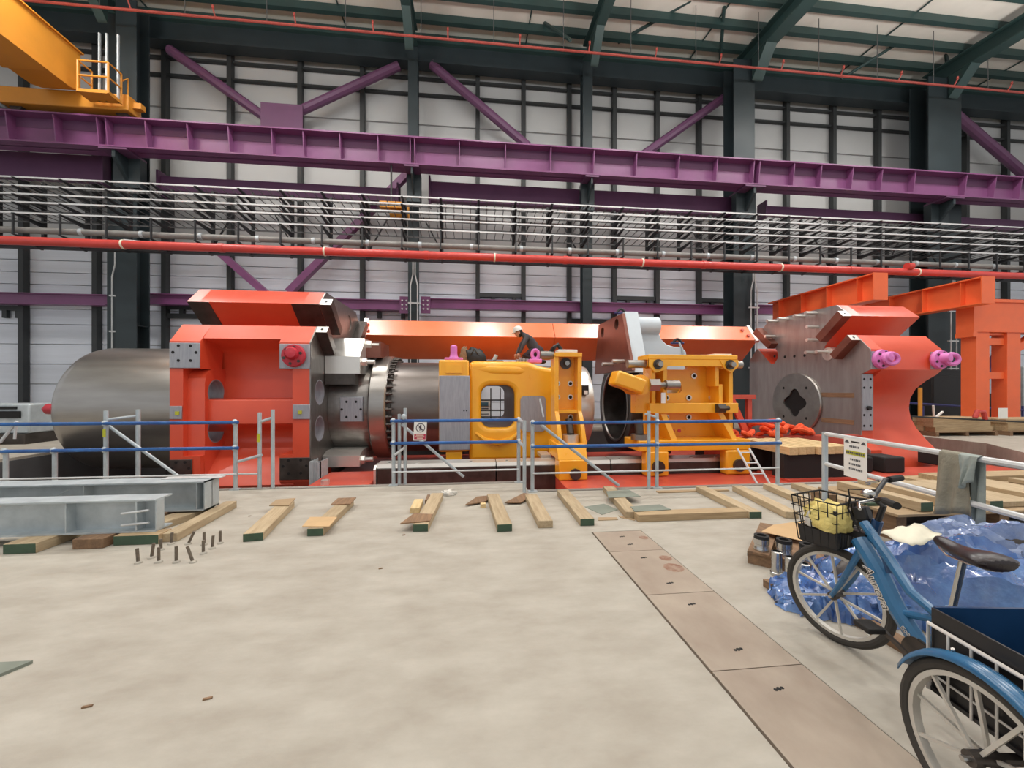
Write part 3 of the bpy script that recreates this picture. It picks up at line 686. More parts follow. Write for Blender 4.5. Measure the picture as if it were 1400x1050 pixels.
# ---- yellow guide bracket
B = thing('guide_bracket', 'tall yellow guide bracket with jack clamped beside the crosshead', 'bracket', (2.35, 9.3, -.47))
MB().box(2.05,2.68,9.68,9.8,.3,2.38).build('back_plate','yellow',B)
for x0,x1 in ((2.03,2.13),(2.6,2.7)):
    MB().prism([(9.8,.28),(9.8,2.4),(9.34,2.4),(9.34,1.05),(9.2,.9),(8.9,.3),(8.9,.2),(9.8,.2)],'x',x0,x1).build('side_plate','yellow',B,bevel=.01)
MB().box(2.03,2.7,9.3,9.85,2.36,2.46).build('top_plate','yellow',B,bevel=.01)
MB().box(2.13,2.6,9.36,9.7,1.0,1.08).build('shelf','yellow',B)
MB().prism([(9.8,-.02),(9.8,.32),(8.9,.32),(8.72,-.02)],'x',1.98,2.66).build('slope_block','yellow',B,bevel=.01)
MB().box(1.99,2.65,8.7,9.12,-.47,-.02).build('foot','yellow',B,bevel=.02)
bolts(B,[(2.36,8.7,-.33)],(0,-1,0),.13,.07,n=8,name='foot_nut')
bolts(B,[(2.38,9.68,2.22)],(0,-1,0),.14,.05,n=18,name='washer'); bolts(B,[(2.38,9.63,2.22)],(0,-1,0),.06,.14,'steel',n=8)
hollow(B,[(2.17,9.68,z) for z in (1.72,1.38,.88)]+[(2.5,9.68,z) for z in (1.72,1.38,.88)],(0,-1,0),.07)
j = MB().cyl((2.4,9.25,.32),(2.4,9.25,.5),.2,n=20).build('jack_base','steel_bright',B)
MB().cyl((2.4,9.25,.5),(2.4,9.4,.85),.09,n=12).build('jack_screw','steel_dark',B)
MB().box(2.12,2.6,9.35,9.7,2.46,2.54).build('white_pad','paper',B,bevel=.02)
MB().tube([(1.95,9.6,2.45),(2.05,9.5,2.6),(2.15,9.55,2.68),(2.25,9.6,2.56)],.05,6).build('hose','tool_black',B)
MB().cyl((1.72,9.55,2.42),(2.05,9.55,2.42),.1,n=14).build('side_pin','steel',B)
MB().box(1.75,2.0,9.6,10.2,-.12,-.04).build('shim','steel_bright',B)
# ---- container with brown plate and white casting
C = thing('container_housing', 'dark steel container ring with brown upright plate and pale grey casting', 'container', (5.2, YA, -.6))
MB().lathe([(0,1.06),(0,1.38),(.06,1.42),(1.0,1.42),(1.0,1.06),(0,1.06)],(4.55,YA,ZA),(1,0,0),56).build('container_ring','steel_dark',C)
MB().lathe([(.02,1.04),(.02,1.1),(-.02,1.12),(-.02,1.06),(.02,1.04)],(4.55,YA,ZA),(1,0,0),56).build('ring_edge','steel',C)
MB().cyl((5.3,YA,ZA),(5.4,YA,ZA),1.06,n=40).build('container_back','steel_dark',C)
bp = MB().prism([(10.45,2.1),(11.18,3.8),(13.3,3.8),(13.75,2.1)],'x',4.44,4.53).build('upright_plate','brown_plate',C)
cut(bp, [MB().cyl((4.3,y,z),(4.7,y,z),.17,n=20) for y,z in ((12.9,3.48),(11.62,3.55))])
MB().cyl((4.531,12.9,3.48),(4.535,12.9,3.48),.2,n=16).cyl((4.531,11.62,3.55),(4.535,11.62,3.55),.2,n=16).build('hole_backing','steel_dark',C)
MB().prism([(10.5,2.1),(10.75,.3),(10.9,-.3),(13.3,-.3),(13.7,2.1)],'x',5.6,5.8).build('holder_plate','steel_dark',C)
for (u,v) in ((836,498),(851,494)):
    pp = PX(u,v,4.4); MB().cyl((4.1,pp.y,pp.z),(4.45,pp.y,pp.z),.06,n=10).build('stud','steel_bright',C)
xz = [(4.54,2.05),(4.54,3.84),(4.96,3.84),(5.0,3.74),(5.58,3.74),(5.66,3.62),(5.66,3.3),(5.74,3.08),(5.92,2.92),(6.15,2.86),(6.38,2.86),(6.52,2.72),(6.6,2.4),(6.6,2.05)]
MB().prism(xz,'y',11.35,13.1).build('pale_casting','white_cast',C,bevel=.03)
MB().prism([(10.5,2.05),(11.2,3.86),(11.36,3.86),(11.36,2.05)],'x',4.54,4.93).build('casting_flange','white_cast',C)
MB().cyl((4.93,11.42,3.48),(5.64,11.42,3.48),.27,n=24).build('casting_boss','white_cast',C)
for (u,v,y) in ((849,427,11.6),(926,468,11.4)):
    pp = PY(u,v,y); t = thing('shackle','small dark shackle standing on the '+('brown upright plate top' if u < 900 else 'pale casting slope with hanging strap'),'shackle',(pp.x,y,pp.z-.05))
    MB().tube([(pp.x-.14+.28*k/6,y,pp.z-.02+.12*math.sin(math.pi*k/6)) for k in range(7)],.04,6).build('bow','tool_black',t)
    MB().cyl((pp.x-.2,y,pp.z-.02),(pp.x+.2,y,pp.z-.02),.035,n=8).build('pin','blue_dark_tube',t)
    if u > 900: MB().tube([(pp.x+.04,y-.02,pp.z),(pp.x+.12,y-.06,pp.z-.2),(pp.x+.16,y-.1,pp.z-.45)],.03,6).build('strap','galv',t)
# ---- die cassette
D = thing('die_cassette', 'yellow welded die cassette frame standing on two bolted feet', 'cassette', (5.4, 9.3, -.47))
bk = MB().box(4.42,6.52,9.6,9.72,.37,2.3).build('back_plate','yellow',D)
cut(bk, [MB().prism(rrect(4.95,5.55,2.08,2.2,.058,4),'y',9,10.5), MB().prism(rrect(4.85,5.4,1.48,1.72,.1,4),'y',9,10.5)])
MB().box(4.78,5.5,9.9,10.4,1.40,1.8).build('inner_block','steel_bright',D)
MB().box(4.28,6.58,9.1,9.75,2.3,2.42).build('top_plate','yellow',D,bevel=.02)
MB().box(4.28,6.58,9.1,9.16,2.14,2.3).build('top_lip','yellow',D)
MB().prism([(4.28,2.14),(4.28,2.3),(4.85,2.3),(4.7,2.05),(4.45,1.98)],'y',9.08,9.14).build('corner_gusset','yellow',D)
MB().prism([(6.58,2.14),(6.58,2.3),(6.1,2.3),(6.2,2.1),(6.4,1.98)],'y',9.08,9.14).build('corner_gusset','yellow',D)
for x0,x1,z0,z1 in ((4.7,4.8,1.2,2.3),(6.05,6.15,1.65,2.3),(6.15,6.25,1.2,1.7),(4.4,4.5,1.2,2.1),(6.42,6.52,.37,2.1)):
    MB().box(x0,x1,9.2,9.6,z0,z1).build('rib','yellow',D,bevel=.01)
MB().box(4.28,6.56,9.05,9.6,1.0,1.24).build('mid_bar','yellow',D,bevel=.015)
for xa,xb in ((4.58,4.78),(6.05,6.32)):
    MB().add([(xa,9.1,1.0),(xa+.14,9.1,1.0),(xb+.14,8.95,.37),(xb,8.95,.37),(xa,9.6,1.0),(xa+.14,9.6,1.0),(xb+.14,9.6,.37),(xb,9.6,.37)],[(0,1,2,3),(4,5,6,7),(0,1,5,4),(1,2,6,5),(2,3,7,6),(3,0,4,7)]).build('gusset','yellow',D)
MB().box(3.93,6.74,8.86,9.75,.12,.37).build('base_beam','yellow',D,bevel=.02)
for x0,x1 in ((4.1,4.66),(6.1,6.72)):
    MB().box(x0,x1,8.84,9.12,-.47,.12).build('foot','yellow',D,bevel=.04)
    bolts(D,[((x0+x1)/2,8.84,-.24)],(0,-1,0),.15,.07,n=14,name='foot_nut')
hollow(D,[(x,9.6,z) for x in (4.98,5.58,6.2) for z in (1.36,.86)]+[(5.72,9.6,1.92)],(0,-1,0),.075)
for x in (4.5,6.35):
    bolts(D,[(x,9.08,2.18)],(0,-1,0),.12,.04,n=18,name='washer'); bolts(D,[(x,9.04,2.18)],(0,-1,0),.065,.12,'steel',n=8)
MB().cyl((3.85,9.35,2.2),(4.3,9.35,2.2),.1,n=14).build('side_pin','steel',D)
MB().cyl((6.58,9.35,2.2),(6.85,9.35,2.2),.1,n=14).build('side_pin','steel',D)
l = MB().beam((3.35,9.0,1.86),(4.05,9.0,1.62),.5,.36).build('lever_arm','yellow',D,bevel=.06)
MB().cyl((4.0,8.9,1.68),(4.0,9.5,1.68),.24,n=20).build('lever_hub','yellow',D)
MB().cyl((4.2,8.95,1.68),(4.45,8.95,1.68),.16,n=6).cyl((4.45,8.95,1.68),(4.7,8.95,1.68),.07,n=10).cyl((4.62,8.95,1.68),(4.95,8.95,1.68),.12,n=12).build('coupling','steel',D)
MB().box(4.5,4.6,8.9,8.92,1.25,1.5).build('tag','paper',D)
MB().cyl((5.95,9.0,1.12),(6.15,9.0,1.12),.12,n=6).cyl((6.15,8.98,1.12),(6.25,8.98,1.12),.06,n=8).build('clamp_screw','steel_dark',D)
MB().box(4.0,4.35,9.2,9.5,1.0,1.55).build('ladder_plate','yellow',D)
for x in (5.0,5.16): MB().cyl((x,9.3,.55),(x,9.28,.55),.045,n=8).build('knob','red_eye',D)
j = MB().cyl((4.05,9.1,.37),(4.05,9.1,.5),.2,n=20).build('jack_base','steel',D); MB().cyl((4.05,9.1,.5),(4.05,9.15,.85),.1,n=12).build('jack_screw','steel_dark',D)
MB().box(6.1,6.56,9.3,9.7,2.42,2.47).build('top_tag','paper',D)
# ---- guide rails and bed
Bd = thing('press_bed', 'red painted steel press bed lying in the pit under the machine', 'machine bed', (3.6, 10, -1.5))
MB().box(2.0,11.5,7.35,9.13,-1.4,-.47).build('bed_step','red_base',Bd,bevel=.02)
MB().box(-3.43,-2.16,7.7,10.2,-1.4,-.47).build('bed_step','red_base',Bd,bevel=.02)
MB().box(-3.6,10.9,9.9,14.0,-2.3,-.72).build('bed_body','red_base',Bd)
MB().box(-2.1,2.0,7.7,9.13,-1.4,-.85).build('bed_step','red_base',Bd)
MB().box(7.0,13.6,8.0,9.0,-1.5,-.42).build('bed_step','red_base',Bd)
bolts(Bd,[(-3.1,8.9,-.47)],(0,0,1),.09,.1,'steel_bright',n=6)
for (x0,x1,lab) in ((-2.08,.6,'dark guide rail with bright bolted strip under the ram'),(.62,3.35,'guide rail section below the yellow crosshead'),(3.37,7.0,'guide rail section passing under the die cassette')):
    g = thing('guide_rail',lab,'rail',((x0+x1)/2,9.5,-.85))
    MB().box(x0,x1,9.14,9.88,-.84,-.2).build('rail_body','steel_dark',g,bevel=.02)
    MB().prism([(9.16,-.2),(9.2,-.12),(9.55,-.1),(9.55,-.2)],'x',x0,x1).build('wear_strip','steel_bright',g)
    k = x0+.25
    while k < x1-.1: hollow(g,[(k,9.30,-.112)],(0,-.12,1),.045,.012); k += .62
MB().prism([(9.1,-.84),(9.1,-.22),(9.2,-.14),(9.5,-.14),(9.5,-.84)],'x',-2.14,-2.09).build('rail_end_cap','steel_bright',label='bright end plate closing the guide rail next to red bed',cat='plate')
g = thing('channel_leg','ribbed grey steel channel standing at the foot of left platen','channel',(-3.55,9.7,-1.4))
MB().box(-3.7,-3.68,9.6,10.1,-1.4,-.1).box(-3.68,-3.45,9.6,9.64,-1.4,-.1).box(-3.47,-3.45,9.6,10.1,-1.4,-.1).build('channel_body','galv',g)
for x in (-3.62,-3.57,-3.52): MB().box(x-.008,x+.008,9.58,9.6,-1.4,-.1).build('channel_rib','galv',g)
t = thing('vessel_cover','rounded pale red cover beneath the bare cylinder','cover',(-6.9,8.6,-2.6))
MB().lathe([(0,.55),(1.75,.55),(2.0,.5),(2.15,.3),(2.2,0)],(-6.9,8.6,-2.6),(0,0,1),20).build('dome','pipe_red',t)
# ---- right platen
Q0, Q1 = 10.94, 13.2
Q = thing('die_platen', 'orange die platen with steel face disc and C shaped front', 'press platen', (12.0, YA, -2.0))
cc = [(9.75,2.12),(9.9,1.98),(10.15,1.82),(10.42,1.58),(10.56,1.3),(10.6,1.0),(10.55,.72),(10.4,.42),(10.15,.12),(9.85,-.18),(9.6,-.5)]
front = FT+cc+[(9.6,-1.2),(9.98,-1.8)]
prof = front+[my(p) for p in reversed(FT+[mz(q) for q in reversed(FT)])]
MB().prism(prof,'x',11.3,Q1).build('body','orange',Q,sharp=45)
webq = full([(9.75,2.12),(10.0,2.0),(10.0,.1),(9.75,-.1)])
MB().prism(webq,'x',Q0+.03,11.3).build('end_web','orange',Q)
qf = MB().prism(webq,'x',Q0,Q0+.03).build('machined_face','steel_wet',Q)
guides(Q, Q0-.27, Q0, Q0-.135, 'brown_plate')
wp = MB().box(Q0+.01,11.28,9.965,9.999,.42,2.0).build('machined_pad','steel_pad',Q)
for x in (11.0,11.2):
    for z in (.55,.85,1.62,1.86): MB().cyl((x,9.962,z),(x,9.965,z),.035,n=8).build('bolt_hole','dark',wp)
MB().cyl((11.12,9.9,1.05),(11.12,9.96,1.05),.06,n=8).build('pipe_stub','tool_black',wp)
dd = MB().lathe([(0,.9),(0,.97),(.03,1.0),(.08,1.0),(.08,.9),(0,.9)],(Q0-.08,12.2,1.12),(1,0,0),64).build('face_disc','steel',Q)
n=48; quat=[]
for k in range(n):
    a = 2*math.pi*k/n; r = .40+.07*math.cos(4*a); quat.append((12.2+r*math.cos(a),1.12+r*math.sin(a)))
dd2 = MB().cyl((Q0-.079,12.2,1.12),(Q0-.03,12.2,1.12),.9,n=64).build('disc_plate','steel',Q)
cut(dd2,[MB().prism(quat,'x',Q0-.2,Q0+.2)])
MB().prism(quat,'x',Q0-.031,Q0-.028).build('die_opening','dark',Q)
for a in range(4):
    g = math.radians(45+90*a); MB().cyl((Q0-.083,12.2+.66*math.cos(g),1.12+.7*math.sin(g)),(Q0-.079,12.2+.66*math.cos(g),1.12+.7*math.sin(g)),.045,n=10).build('bolt_hole','dark',Q)
for z in (1.4,.62): MB().box(Q0-.01,Q0,10.2,11.25,z-.07,z+.07).build('keyway','timber_old',Q)
for (u,v) in ((1055,439),(1070,436),(1092,432),(1108,428),(1110,447),(1110,465),(1108,482),(1123,481),(1052,460)):
    pp = PX(u,v,Q0-.2); MB().cyl((Q0-.38,pp.y,pp.z),(Q0,pp.y,pp.z),.055,n=10).build('stud','steel_bright',Q)
for (u,v) in ((1059,487),(1073,488),(1086,487),(1100,486)):
    pp = PX(u,v,Q0-.004); MB().cyl((Q0-.005,pp.y,pp.z),(Q0-.001,pp.y,pp.z),.05,n=8).build('bolt_hole','dark',Q)
pp = PX(1135,480,Q0); MB().lathe([(0,.0),(0,.2),(.5,.2)],(Q0-.02,11.02,2.66),(1,0,0),20).build('notch_liner','steel_bright',Q)
MB().box(Q0+.02,Q0+.36,9.72,9.75,2.13,2.62).build('machined_pad','steel_pad',Q)
MB().box(Q1-.38,Q1-.02,9.72,9.75,2.13,2.62).build('machined_pad','steel_pad',Q)
e = swivel('lifting_eye',(11.2,9.72,2.40),'pink','pink swivel lifting eye beside grey pad of the die platen'); MB().tube([(11.2+.2*math.cos(a)+.1,9.5,2.4+.14*math.sin(a)) for a in [2*math.pi*k/14 for k in range(14)]],.06,8,True).build('eye_ring','pink',e)
e = swivel('lifting_eye',(13.0,9.72,2.40),'pink','pink swivel lifting eye on the outer corner of die platen'); MB().tube([(13.05+.2*math.cos(a)+.12,9.5,2.4+.14*math.sin(a)) for a in [2*math.pi*k/14 for k in range(14)]],.06,8,True).build('eye_ring','pink',e)
# rubber blocks by the platen foot
for k,(u,v,Y,lab) in enumerate(((1213,640,8.6,'black rubber block at the foot of die platen'),(1170,640,8.7,'dark grey bearing block behind the white paper sign'),(1288,632,9.2,'black steel corner block at the outer platen foot'))):
    pp = PY(u,v,Y); MB().box(pp.x-.3,pp.x+.25,Y-.2,Y+.35,-.415,pp.z+.3).build('bearing_block','rubber',label=lab,cat='block',bevel=.03)
# ---- mill carriage between cassette and platen
M_ = thing('red_carriage','small red steel carriage behind the yellow die cassette','carriage',(7.6,10.6,-.7))
MB().box(7.0,8.2,10.3,11.2,-.7,.2).build('carriage_frame','red_base',M_,bevel=.02)
MB().box(7.0,7.12,10.3,10.42,.2,1.35).box(7.75,7.87,10.3,10.42,.2,1.35).build('upright','red_base',M_)
MB().box(7.0,7.95,10.25,10.45,1.3,1.42).build('cross_bar','red_base',M_)
MB().beam((7.15,10.3,1.5),(7.6,10.2,.4),.14,.14).build('link','orange',M_)
K = thing('motor_cabinet','black motor casing behind the cassette next to tie beam end','cabinet',(7.7,11.7,-.72))
MB().prism([(7.3,-.71),(7.3,2.2),(7.85,2.2),(8.05,1.9),(8.05,-.71)],'y',11.3,12.2).build('casing','tool_black',K,bevel=.04)
MB().box(7.4,7.7,11.26,11.3,1.2,1.5).box(7.4,7.7,11.26,11.3,.8,1.1).build('vent','dark',K)
# ============================================================ RIGHT BACKGROUND
def ibeam(par, p0, p1, h, w, mt, stiff=0, tw=.03, tf=.05):
    """I-section from p0 to p1 (bottom centre line)"""
    p0 = Vector(p0); p1 = Vector(p1); d = (p1-p0).normalized(); up = Vector((0,0,1)); r = d.cross(up).normalized(); L = (p1-p0).length
    def bx(a0,a1,b0,b1,c0,c1,name):
        vs = [p0+d*a+r*b+up*c for c in (c0,c1) for (a,b) in ((a0,b0),(a1,b0),(a1,b1),(a0,b1))]
        return MB().add(vs,[(0,3,2,1),(4,5,6,7),(0,1,5,4),(1,2,6,5),(2,3,7,6),(3,0,4,7)]).build(name,mt,par)
    bx(0,L,-tw/2,tw/2,tf,h-tf,'web'); bx(0,L,-w/2,w/2,h-tf,h,'top_flange'); bx(0,L,-w/2,w/2,0,tf,'bottom_flange')
    for k in range(stiff):
        a = L*(k+.5)/stiff; bx(a-.012,a+.012,-w/2+.02,w/2-.02,tf,h-tf,'stiffener')
Yn = 13.2
for (u,v0,v1,X,Yb,lab,zt) in ((1203,410,373,15.2,18.4,'orange crane beam with its near end above the die platen',0),(1350,415,378,19.86,18.6,'orange crane beam resting near the orange portal frame',0)):
    pn = PX(u,v0,X); hgt = PX(u,v1,X).z-pn.z
    t = thing('gantry_beam',lab,'beam',(X,pn.y,pn.z))
    ibeam(t,(X,pn.y,pn.z),(X,Yb,pn.z),hgt,.55,'orange_gantry',4)
    MB().box(X-.3,X+.3,pn.y-.03,pn.y,pn.z,pn.z+hgt).build('end_plate','orange_gantry',t)
# portal frame
YQ = 14.2
zb = ZV(1330,455,YQ)
t = thing('gantry_frame','orange portal frame with rungs standing behind the timber stacks','frame',(XU(1360,YQ),YQ,0))
x0,x1 = XU(1319,YQ),XU(1450,YQ)
MB().box(x0,x1,YQ-.3,YQ+.3,zb,ZV(1330,415,YQ)).build('head_beam','orange_gantry',t)
MB().box(x0,x1,YQ-.36,YQ+.36,ZV(1330,415,YQ),ZV(1330,411,YQ)).build('head_flange','orange_gantry',t)
for u0,u1 in ((1324,1342),(1366,1384)):
    MB().box(XU(u0,YQ),XU(u1,YQ),YQ-.25,YQ+.25,0,zb).build('leg','orange_gantry',t)
for v0,v1 in ((463,472),(509,518),(456,459)):
    MB().box(XU(1340,YQ),XU(1368,YQ),YQ-.15,YQ+.15,ZV(1354,v1,YQ),ZV(1354,v0,YQ)).build('rung','orange_gantry',t)
MB().beam((XU(1380,YQ),YQ,ZV(1380,480,YQ)),(XU(1420,YQ),YQ,zb),.3,.3).build('knee','orange_gantry',t)
MB().box(XU(1318,YQ),XU(1392,YQ),YQ-.5,YQ+.5,0,.12).build('base_plate','orange_gantry',t)
MB().box(XU(1318,YQ),XU(1324,YQ),YQ-.3,YQ+.3,zb-.2,zb).build('seat','orange_gantry',t)
# pallets and timber stacks
def pallet(x0,x1,y0,y1,z,lab,mt='timber_old'):
    p = thing('pallet',lab,'pallet',((x0+x1)/2,(y0+y1)/2,z))
    n = 5
    for k in range(n):
        a = y0+(y1-y0)*k/n; MB().box(x0,x1,a+.02,a+(y1-y0)/n-.02,z+.12,z+.15).build('deck_board',mt,p)
    for k in range(3):
        a = x0+(x1-x0-.12)*k/2; MB().box(a,a+.12,y0,y1,z,z+.12).build('bearer',mt,p)
    return p
pallet(15.4,17.8,11.55,12.7,0,'weathered pallet under the pale timbers next to the platen')
pallet(18.1,20.8,11.45,12.7,0,'weathered pallet under the boxed timbers near the portal')
pallet(21.0,23.0,11.45,12.7,0,'weathered pallet beside the one near the portal')
def planks(x0,x1,y0,z0,nz,ny,w,h,lab,group,mt='timber_x',L=None):
    k = 0
    for j in range(nz):
        for i in range(ny):
            a = random.uniform(-.15,.15); y = y0+i*(w+.015); z = z0+j*(h+.002)
            MB().box(x0+a,x1+a,y,y+w,z,z+h).build('timber_plank',mt,label=lab,cat='plank',group=group)
planks(15.5,17.7,11.6,.15,3,3,.3,.15,'pale plank stacked on the pallet next to the die platen','planks behind the die platen','timber_x')
planks(18.2,23.0,11.55,.15,3,3,.32,.13,'long pale plank stacked on pallets before the orange portal','planks before the portal','timber_x')
for (u,v,Y,w,h,lab) in ((1371,565,11.54,.36,.36,'white paper note fixed to the far timber stack'),(1345,569,11.4,.16,.12,'small white paper scrap on the far timber stack')):
    pp = PY(u,v,Y); MB().box(pp.x-w/2,pp.x+w/2,Y-.01,Y,pp.z-h/2,pp.z+h/2).build('paper_note','paper',label=lab,cat='paper')
pp = PY(1340,567,11.3); MB().tube([(pp.x-.2,11.3,pp.z-.1),(pp.x-.1,11.3,pp.z+.12),(pp.x+.12,11.3,pp.z+.1),(pp.x+.2,11.3,pp.z-.15)],.07,8).build('red_hose','pipe_red',label='short bent red hose lying on the far timber stack',cat='hose')
zt3 = .15+3*.152
xb = XU(1277,11.8)
MB().beam((xb,11.8,zt3),(xb-.1,11.75,zt3+.42),.05,.05).build('batten','paper',label='upright white batten sticking out of far timber stack',cat='batten')
MB().beam((xb+.08,11.8,zt3+.02),(xb+.4,11.85,zt3+.2),.05,.05).build('batten','paper',label='slanted white batten lying on far timber stack',cat='batten')
# far guard rails behind
t = thing('far_guard_rail','far blue tube rail beyond the timber stacks','railing',(19,15.6,0))
MB().cyl(PY(1240,551,15.6),PY(1420,562,15.6),.05,n=8).build('top_rail','blue_dark_tube',t)
for u in (1262,1330,1398): MB().cyl((XU(u,15.6),15.6,0),(XU(u,15.6),15.6,ZV(u,555,15.6)),.04,n=8).build('post','blue_dark_tube',t)
t = thing('cable_line','thin dark rope stretched in front of the far timber stack','rope',(18,11.3,0))
MB().tube([PY(1240,569,11.3),PY(1320,573,11.3),PY(1420,578,11.3)],.03,6).build('rope_run','tool_black',t)
for u in (1246,1415): MB().cyl((XU(u,11.3),11.3,0),(XU(u,11.3),11.3,ZV(u,568,11.3)),.03,n=6).build('rope_post','tool_black',t)
pp = PY(1258,530,15.0); MB().cyl((pp.x,15.0,0),(pp.x,15.0,pp.z),.07,n=8).build('yellow_post','crane_yellow',label='thin yellow post right of the die platen',cat='post')
t = thing('cable_reel','white coiled hose and valve box by the widest column','hose reel',(XU(1300,17.2),17.2,0))
c0 = PY(1300,530,17.2)
MB().tube([(c0.x+.42*math.cos(a),17.2,c0.z+.24*math.sin(a)) for a in [2*math.pi*k/16 for k in range(16)]],.04,6,True).build('hose_coil','white_wire',t)
MB().box(c0.x-.02,c0.x+.35,17.1,17.4,c0.z+.3,c0.z+.65).build('valve_box','galv',t,bevel=.02)
MB().cyl((c0.x+.1,17.2,0),(c0.x+.1,17.2,c0.z+.3),.04,n=8).build('reel_post','galv',t)
# dark machine shapes at the far right
for (u0,u1,v0,lab,mt) in ((1268,1318,505,'dark covered machine below the conduits on widest column','tool_black'),(1345,1362,538,'dark box seen through the orange portal','tool_black'),(1392,1440,500,'pale grey cabinet at the right of orange portal','galv')):
    x0,x1 = XU(u0,16.6),XU(u1,16.6); b = thing('machine_cabinet',lab,'cabinet',((x0+x1)/2,16.6,0))
    MB().box(x0,x1,16.4,17.0,0.08,ZV(u0,v0,16.4)).build('cabinet_body',mt,b,bevel=.05)
    MB().box(x0+.05,x1-.05,16.38,16.4,.3,ZV(u0,v0,16.4)-.3).build('cabinet_door',mt,b,bevel=.02)
    MB().box(x0,x1,16.45,16.95,0,.08).build('plinth','dark',b)
# ============================================================ LEFT BACKGROUND
t = thing('machine_tool','long grey machine bed with dark slots at left of cylinder','machine',(-16,13.2,0))
x0,x1 = XU(-60,13),XU(50,13)
MB().box(x0,x1,12.8,13.9,.3,ZV(20,552,13)).build('machine_body','galv',t,bevel=.04)
MB().box(x0,x1-.2,12.75,12.8,.75,.95).build('slot','dark',t)
MB().box(x0,x1,12.7,14.0,.0,.3).build('machine_base','steel_dark',t)
MB().box(x1-1.2,x1-.3,12.76,12.8,1.0,1.08).build('slot','dark',t)
for (u0,u1,v0,v1) in ((0,36,596,592),(40,58,594,592)): 
    MB().box(XU(u0,13.6),XU(u1,13.6),12.2,12.5,.0,.12).build('loose_bar','timber_old',label='dark %s bar on the floor before grey machine' % ('long' if u0 == 0 else 'short'),cat='bar')
# boards seen through the crosshead window
YD = 16.0
for (u0,u1,v0,v1,lab,lines) in ((654,671,548,561,'white notice board with blue and black print beyond the crosshead window',1),(654,671,562,569,'second white board below the printed one beyond window',2)):
    a = PY(u0,v0,YD); b = PY(u1,v1,YD)
    t = thing('notice_board',lab,'notice board',((a.x+b.x)/2,YD,b.z))
    MB().box(a.x-.2,b.x,YD,YD+.04,b.z,a.z).build('board','paper',t)
    MB().box(a.x-.1+.3*(lines-1),a.x-.05+.3*(lines-1),YD+.04,YD+.09,0,a.z).build('board_post','galv',t)
    w = b.x-a.x; h = a.z-b.z
    if lines == 1:
        MB().box(a.x+w*.15,a.x+w*.8,YD-.01,YD,b.z+h*.45,b.z+h*.85).build('print_block','board_blue',t)
        MB().box(a.x+w*.25,a.x+w*.8,YD-.01,YD,b.z+h*.15,b.z+h*.25).build('print_line','ink',t)
    else: MB().box(a.x+w*.1,a.x+w*.85,YD-.01,YD,b.z+h*.35,b.z+h*.5).build('print_line','ink',t)
t = thing('far_guard_rail','far dark tube fence seen through the crosshead window','railing',(XU(680,15.7),15.7,0))
for v in (547,561,570,573): MB().cyl(PY(630,v,15.7),PY(720,v,15.7),.03,n=6).build('rail_bar','tool_black',t)
for u in (671,684,645,700): MB().cyl((XU(u,15.7),15.7,0),(XU(u,15.7),15.7,ZV(u,531,15.7)),.025,n=6).build('rail_post','tool_black',t)
# ============================================================ RAILINGS AT THE PIT EDGE
def rod(par,name,a,b,r,mt,n=8): return MB().cyl(a,b,r,n=n).build(name,mt,par)
def clamp(par,p): MB().ball(p,.045,.045,.05,8,6).build('tube_clamp','galv',par)
def fence(lab, Y, u0, u1, posts, tall=(), diag=None, zt=1.066, zm=.665, zl=.25, mt='blue_tube'):
    xa,xb = XU(u0,Y),XU(u1,Y); f = thing('guard_rail',lab,'railing',((xa+xb)/2,Y,0))
    rod(f,'top_rail',(xa-.03,Y-.04,zt),(xb+.03,Y-.04,zt),.026,mt); rod(f,'mid_rail',(xa-.03,Y-.04,zm),(xb+.03,Y-.04,zm),.026,mt)
    if zl: rod(f,'low_rail',(xa,Y-.03,zl),(xb,Y-.03,zl),.014,'galv_tray')
    for u,z1 in posts:
        x = XU(u,Y); rod(f,'post',(x,Y,0),(x,Y,z1),.03,'galv'); MB().box(x-.07,x+.07,Y-.05,Y+.05,0.0,.02).build('post_base','galv',f)
        for z in (zt,zm):
            if z < z1+.03: clamp(f,(x,Y-.02,z))
    if diag:
        rod(f,'diagonal',PY(*diag[0],Y+.05),PY(*diag[1],Y+.05),.024,'galv')
    return f
YR = 6.66
f = fence('blue two-bar guard rail in front of the bare cylinder',YR,-70,325,((322,1.07),(75,.68),(145,1.26),(8,.68)),diag=((148,582),(252,657)))
x = XU(180,YR); rod(f,'post',(x,YR+.12,.15),(x,YR+.12,1.27),.03,'galv'); rod(f,'rung',(XU(145,YR),YR,1.12),(x,YR+.12,1.17),.02,'galv')
MB().box(XU(145,YR)-.02,XU(145,YR)+.02,YR-.035,YR-.028,.86,.98).build('yellow_tag','highlight',f)
rod(f,'tie_wire',PY(0,605,YR),PY(23,576,YR),.02,'galv_tray'); rod(f,'tie_wire',PY(20,600,YR),PY(22,577,YR),.016,'galv_tray')
t = thing('scaffold_frame','pair of tall scaffold uprights joined by a rung before orange platen','scaffold',(XU(363,6.68),6.68,0))
for u,v in ((355,564),(373,560)): rod(t,'upright',(XU(u,6.68),6.68,0),PY(u,v,6.68),.03,'galv')
rod(t,'rung',PY(355,577,6.68),PY(373,571,6.68),.022,'galv'); rod(t,'tie_bar',PY(326,631,6.64),PY(358,622,6.64),.022,'galv')
rod(t,'low_rail',PY(326,648,6.66),PY(352,648,6.66),.012,'galv_tray'); MB().box(XU(353,6.68),XU(357,6.68),6.64,6.65,.75,.88).build('yellow_tag','highlight',t)
f2 = fence('blue guard rail carrying the no entry sign',6.66,537,709,((538,1.08),(709,1.07)),diag=((549,580),(634,652)),zm=.70,zl=.23)
for u,v in ((546,566),(554,558)): rod(f2,'upright',(XU(u,6.7),6.7,0),PY(u,v,6.7),.028,'galv')
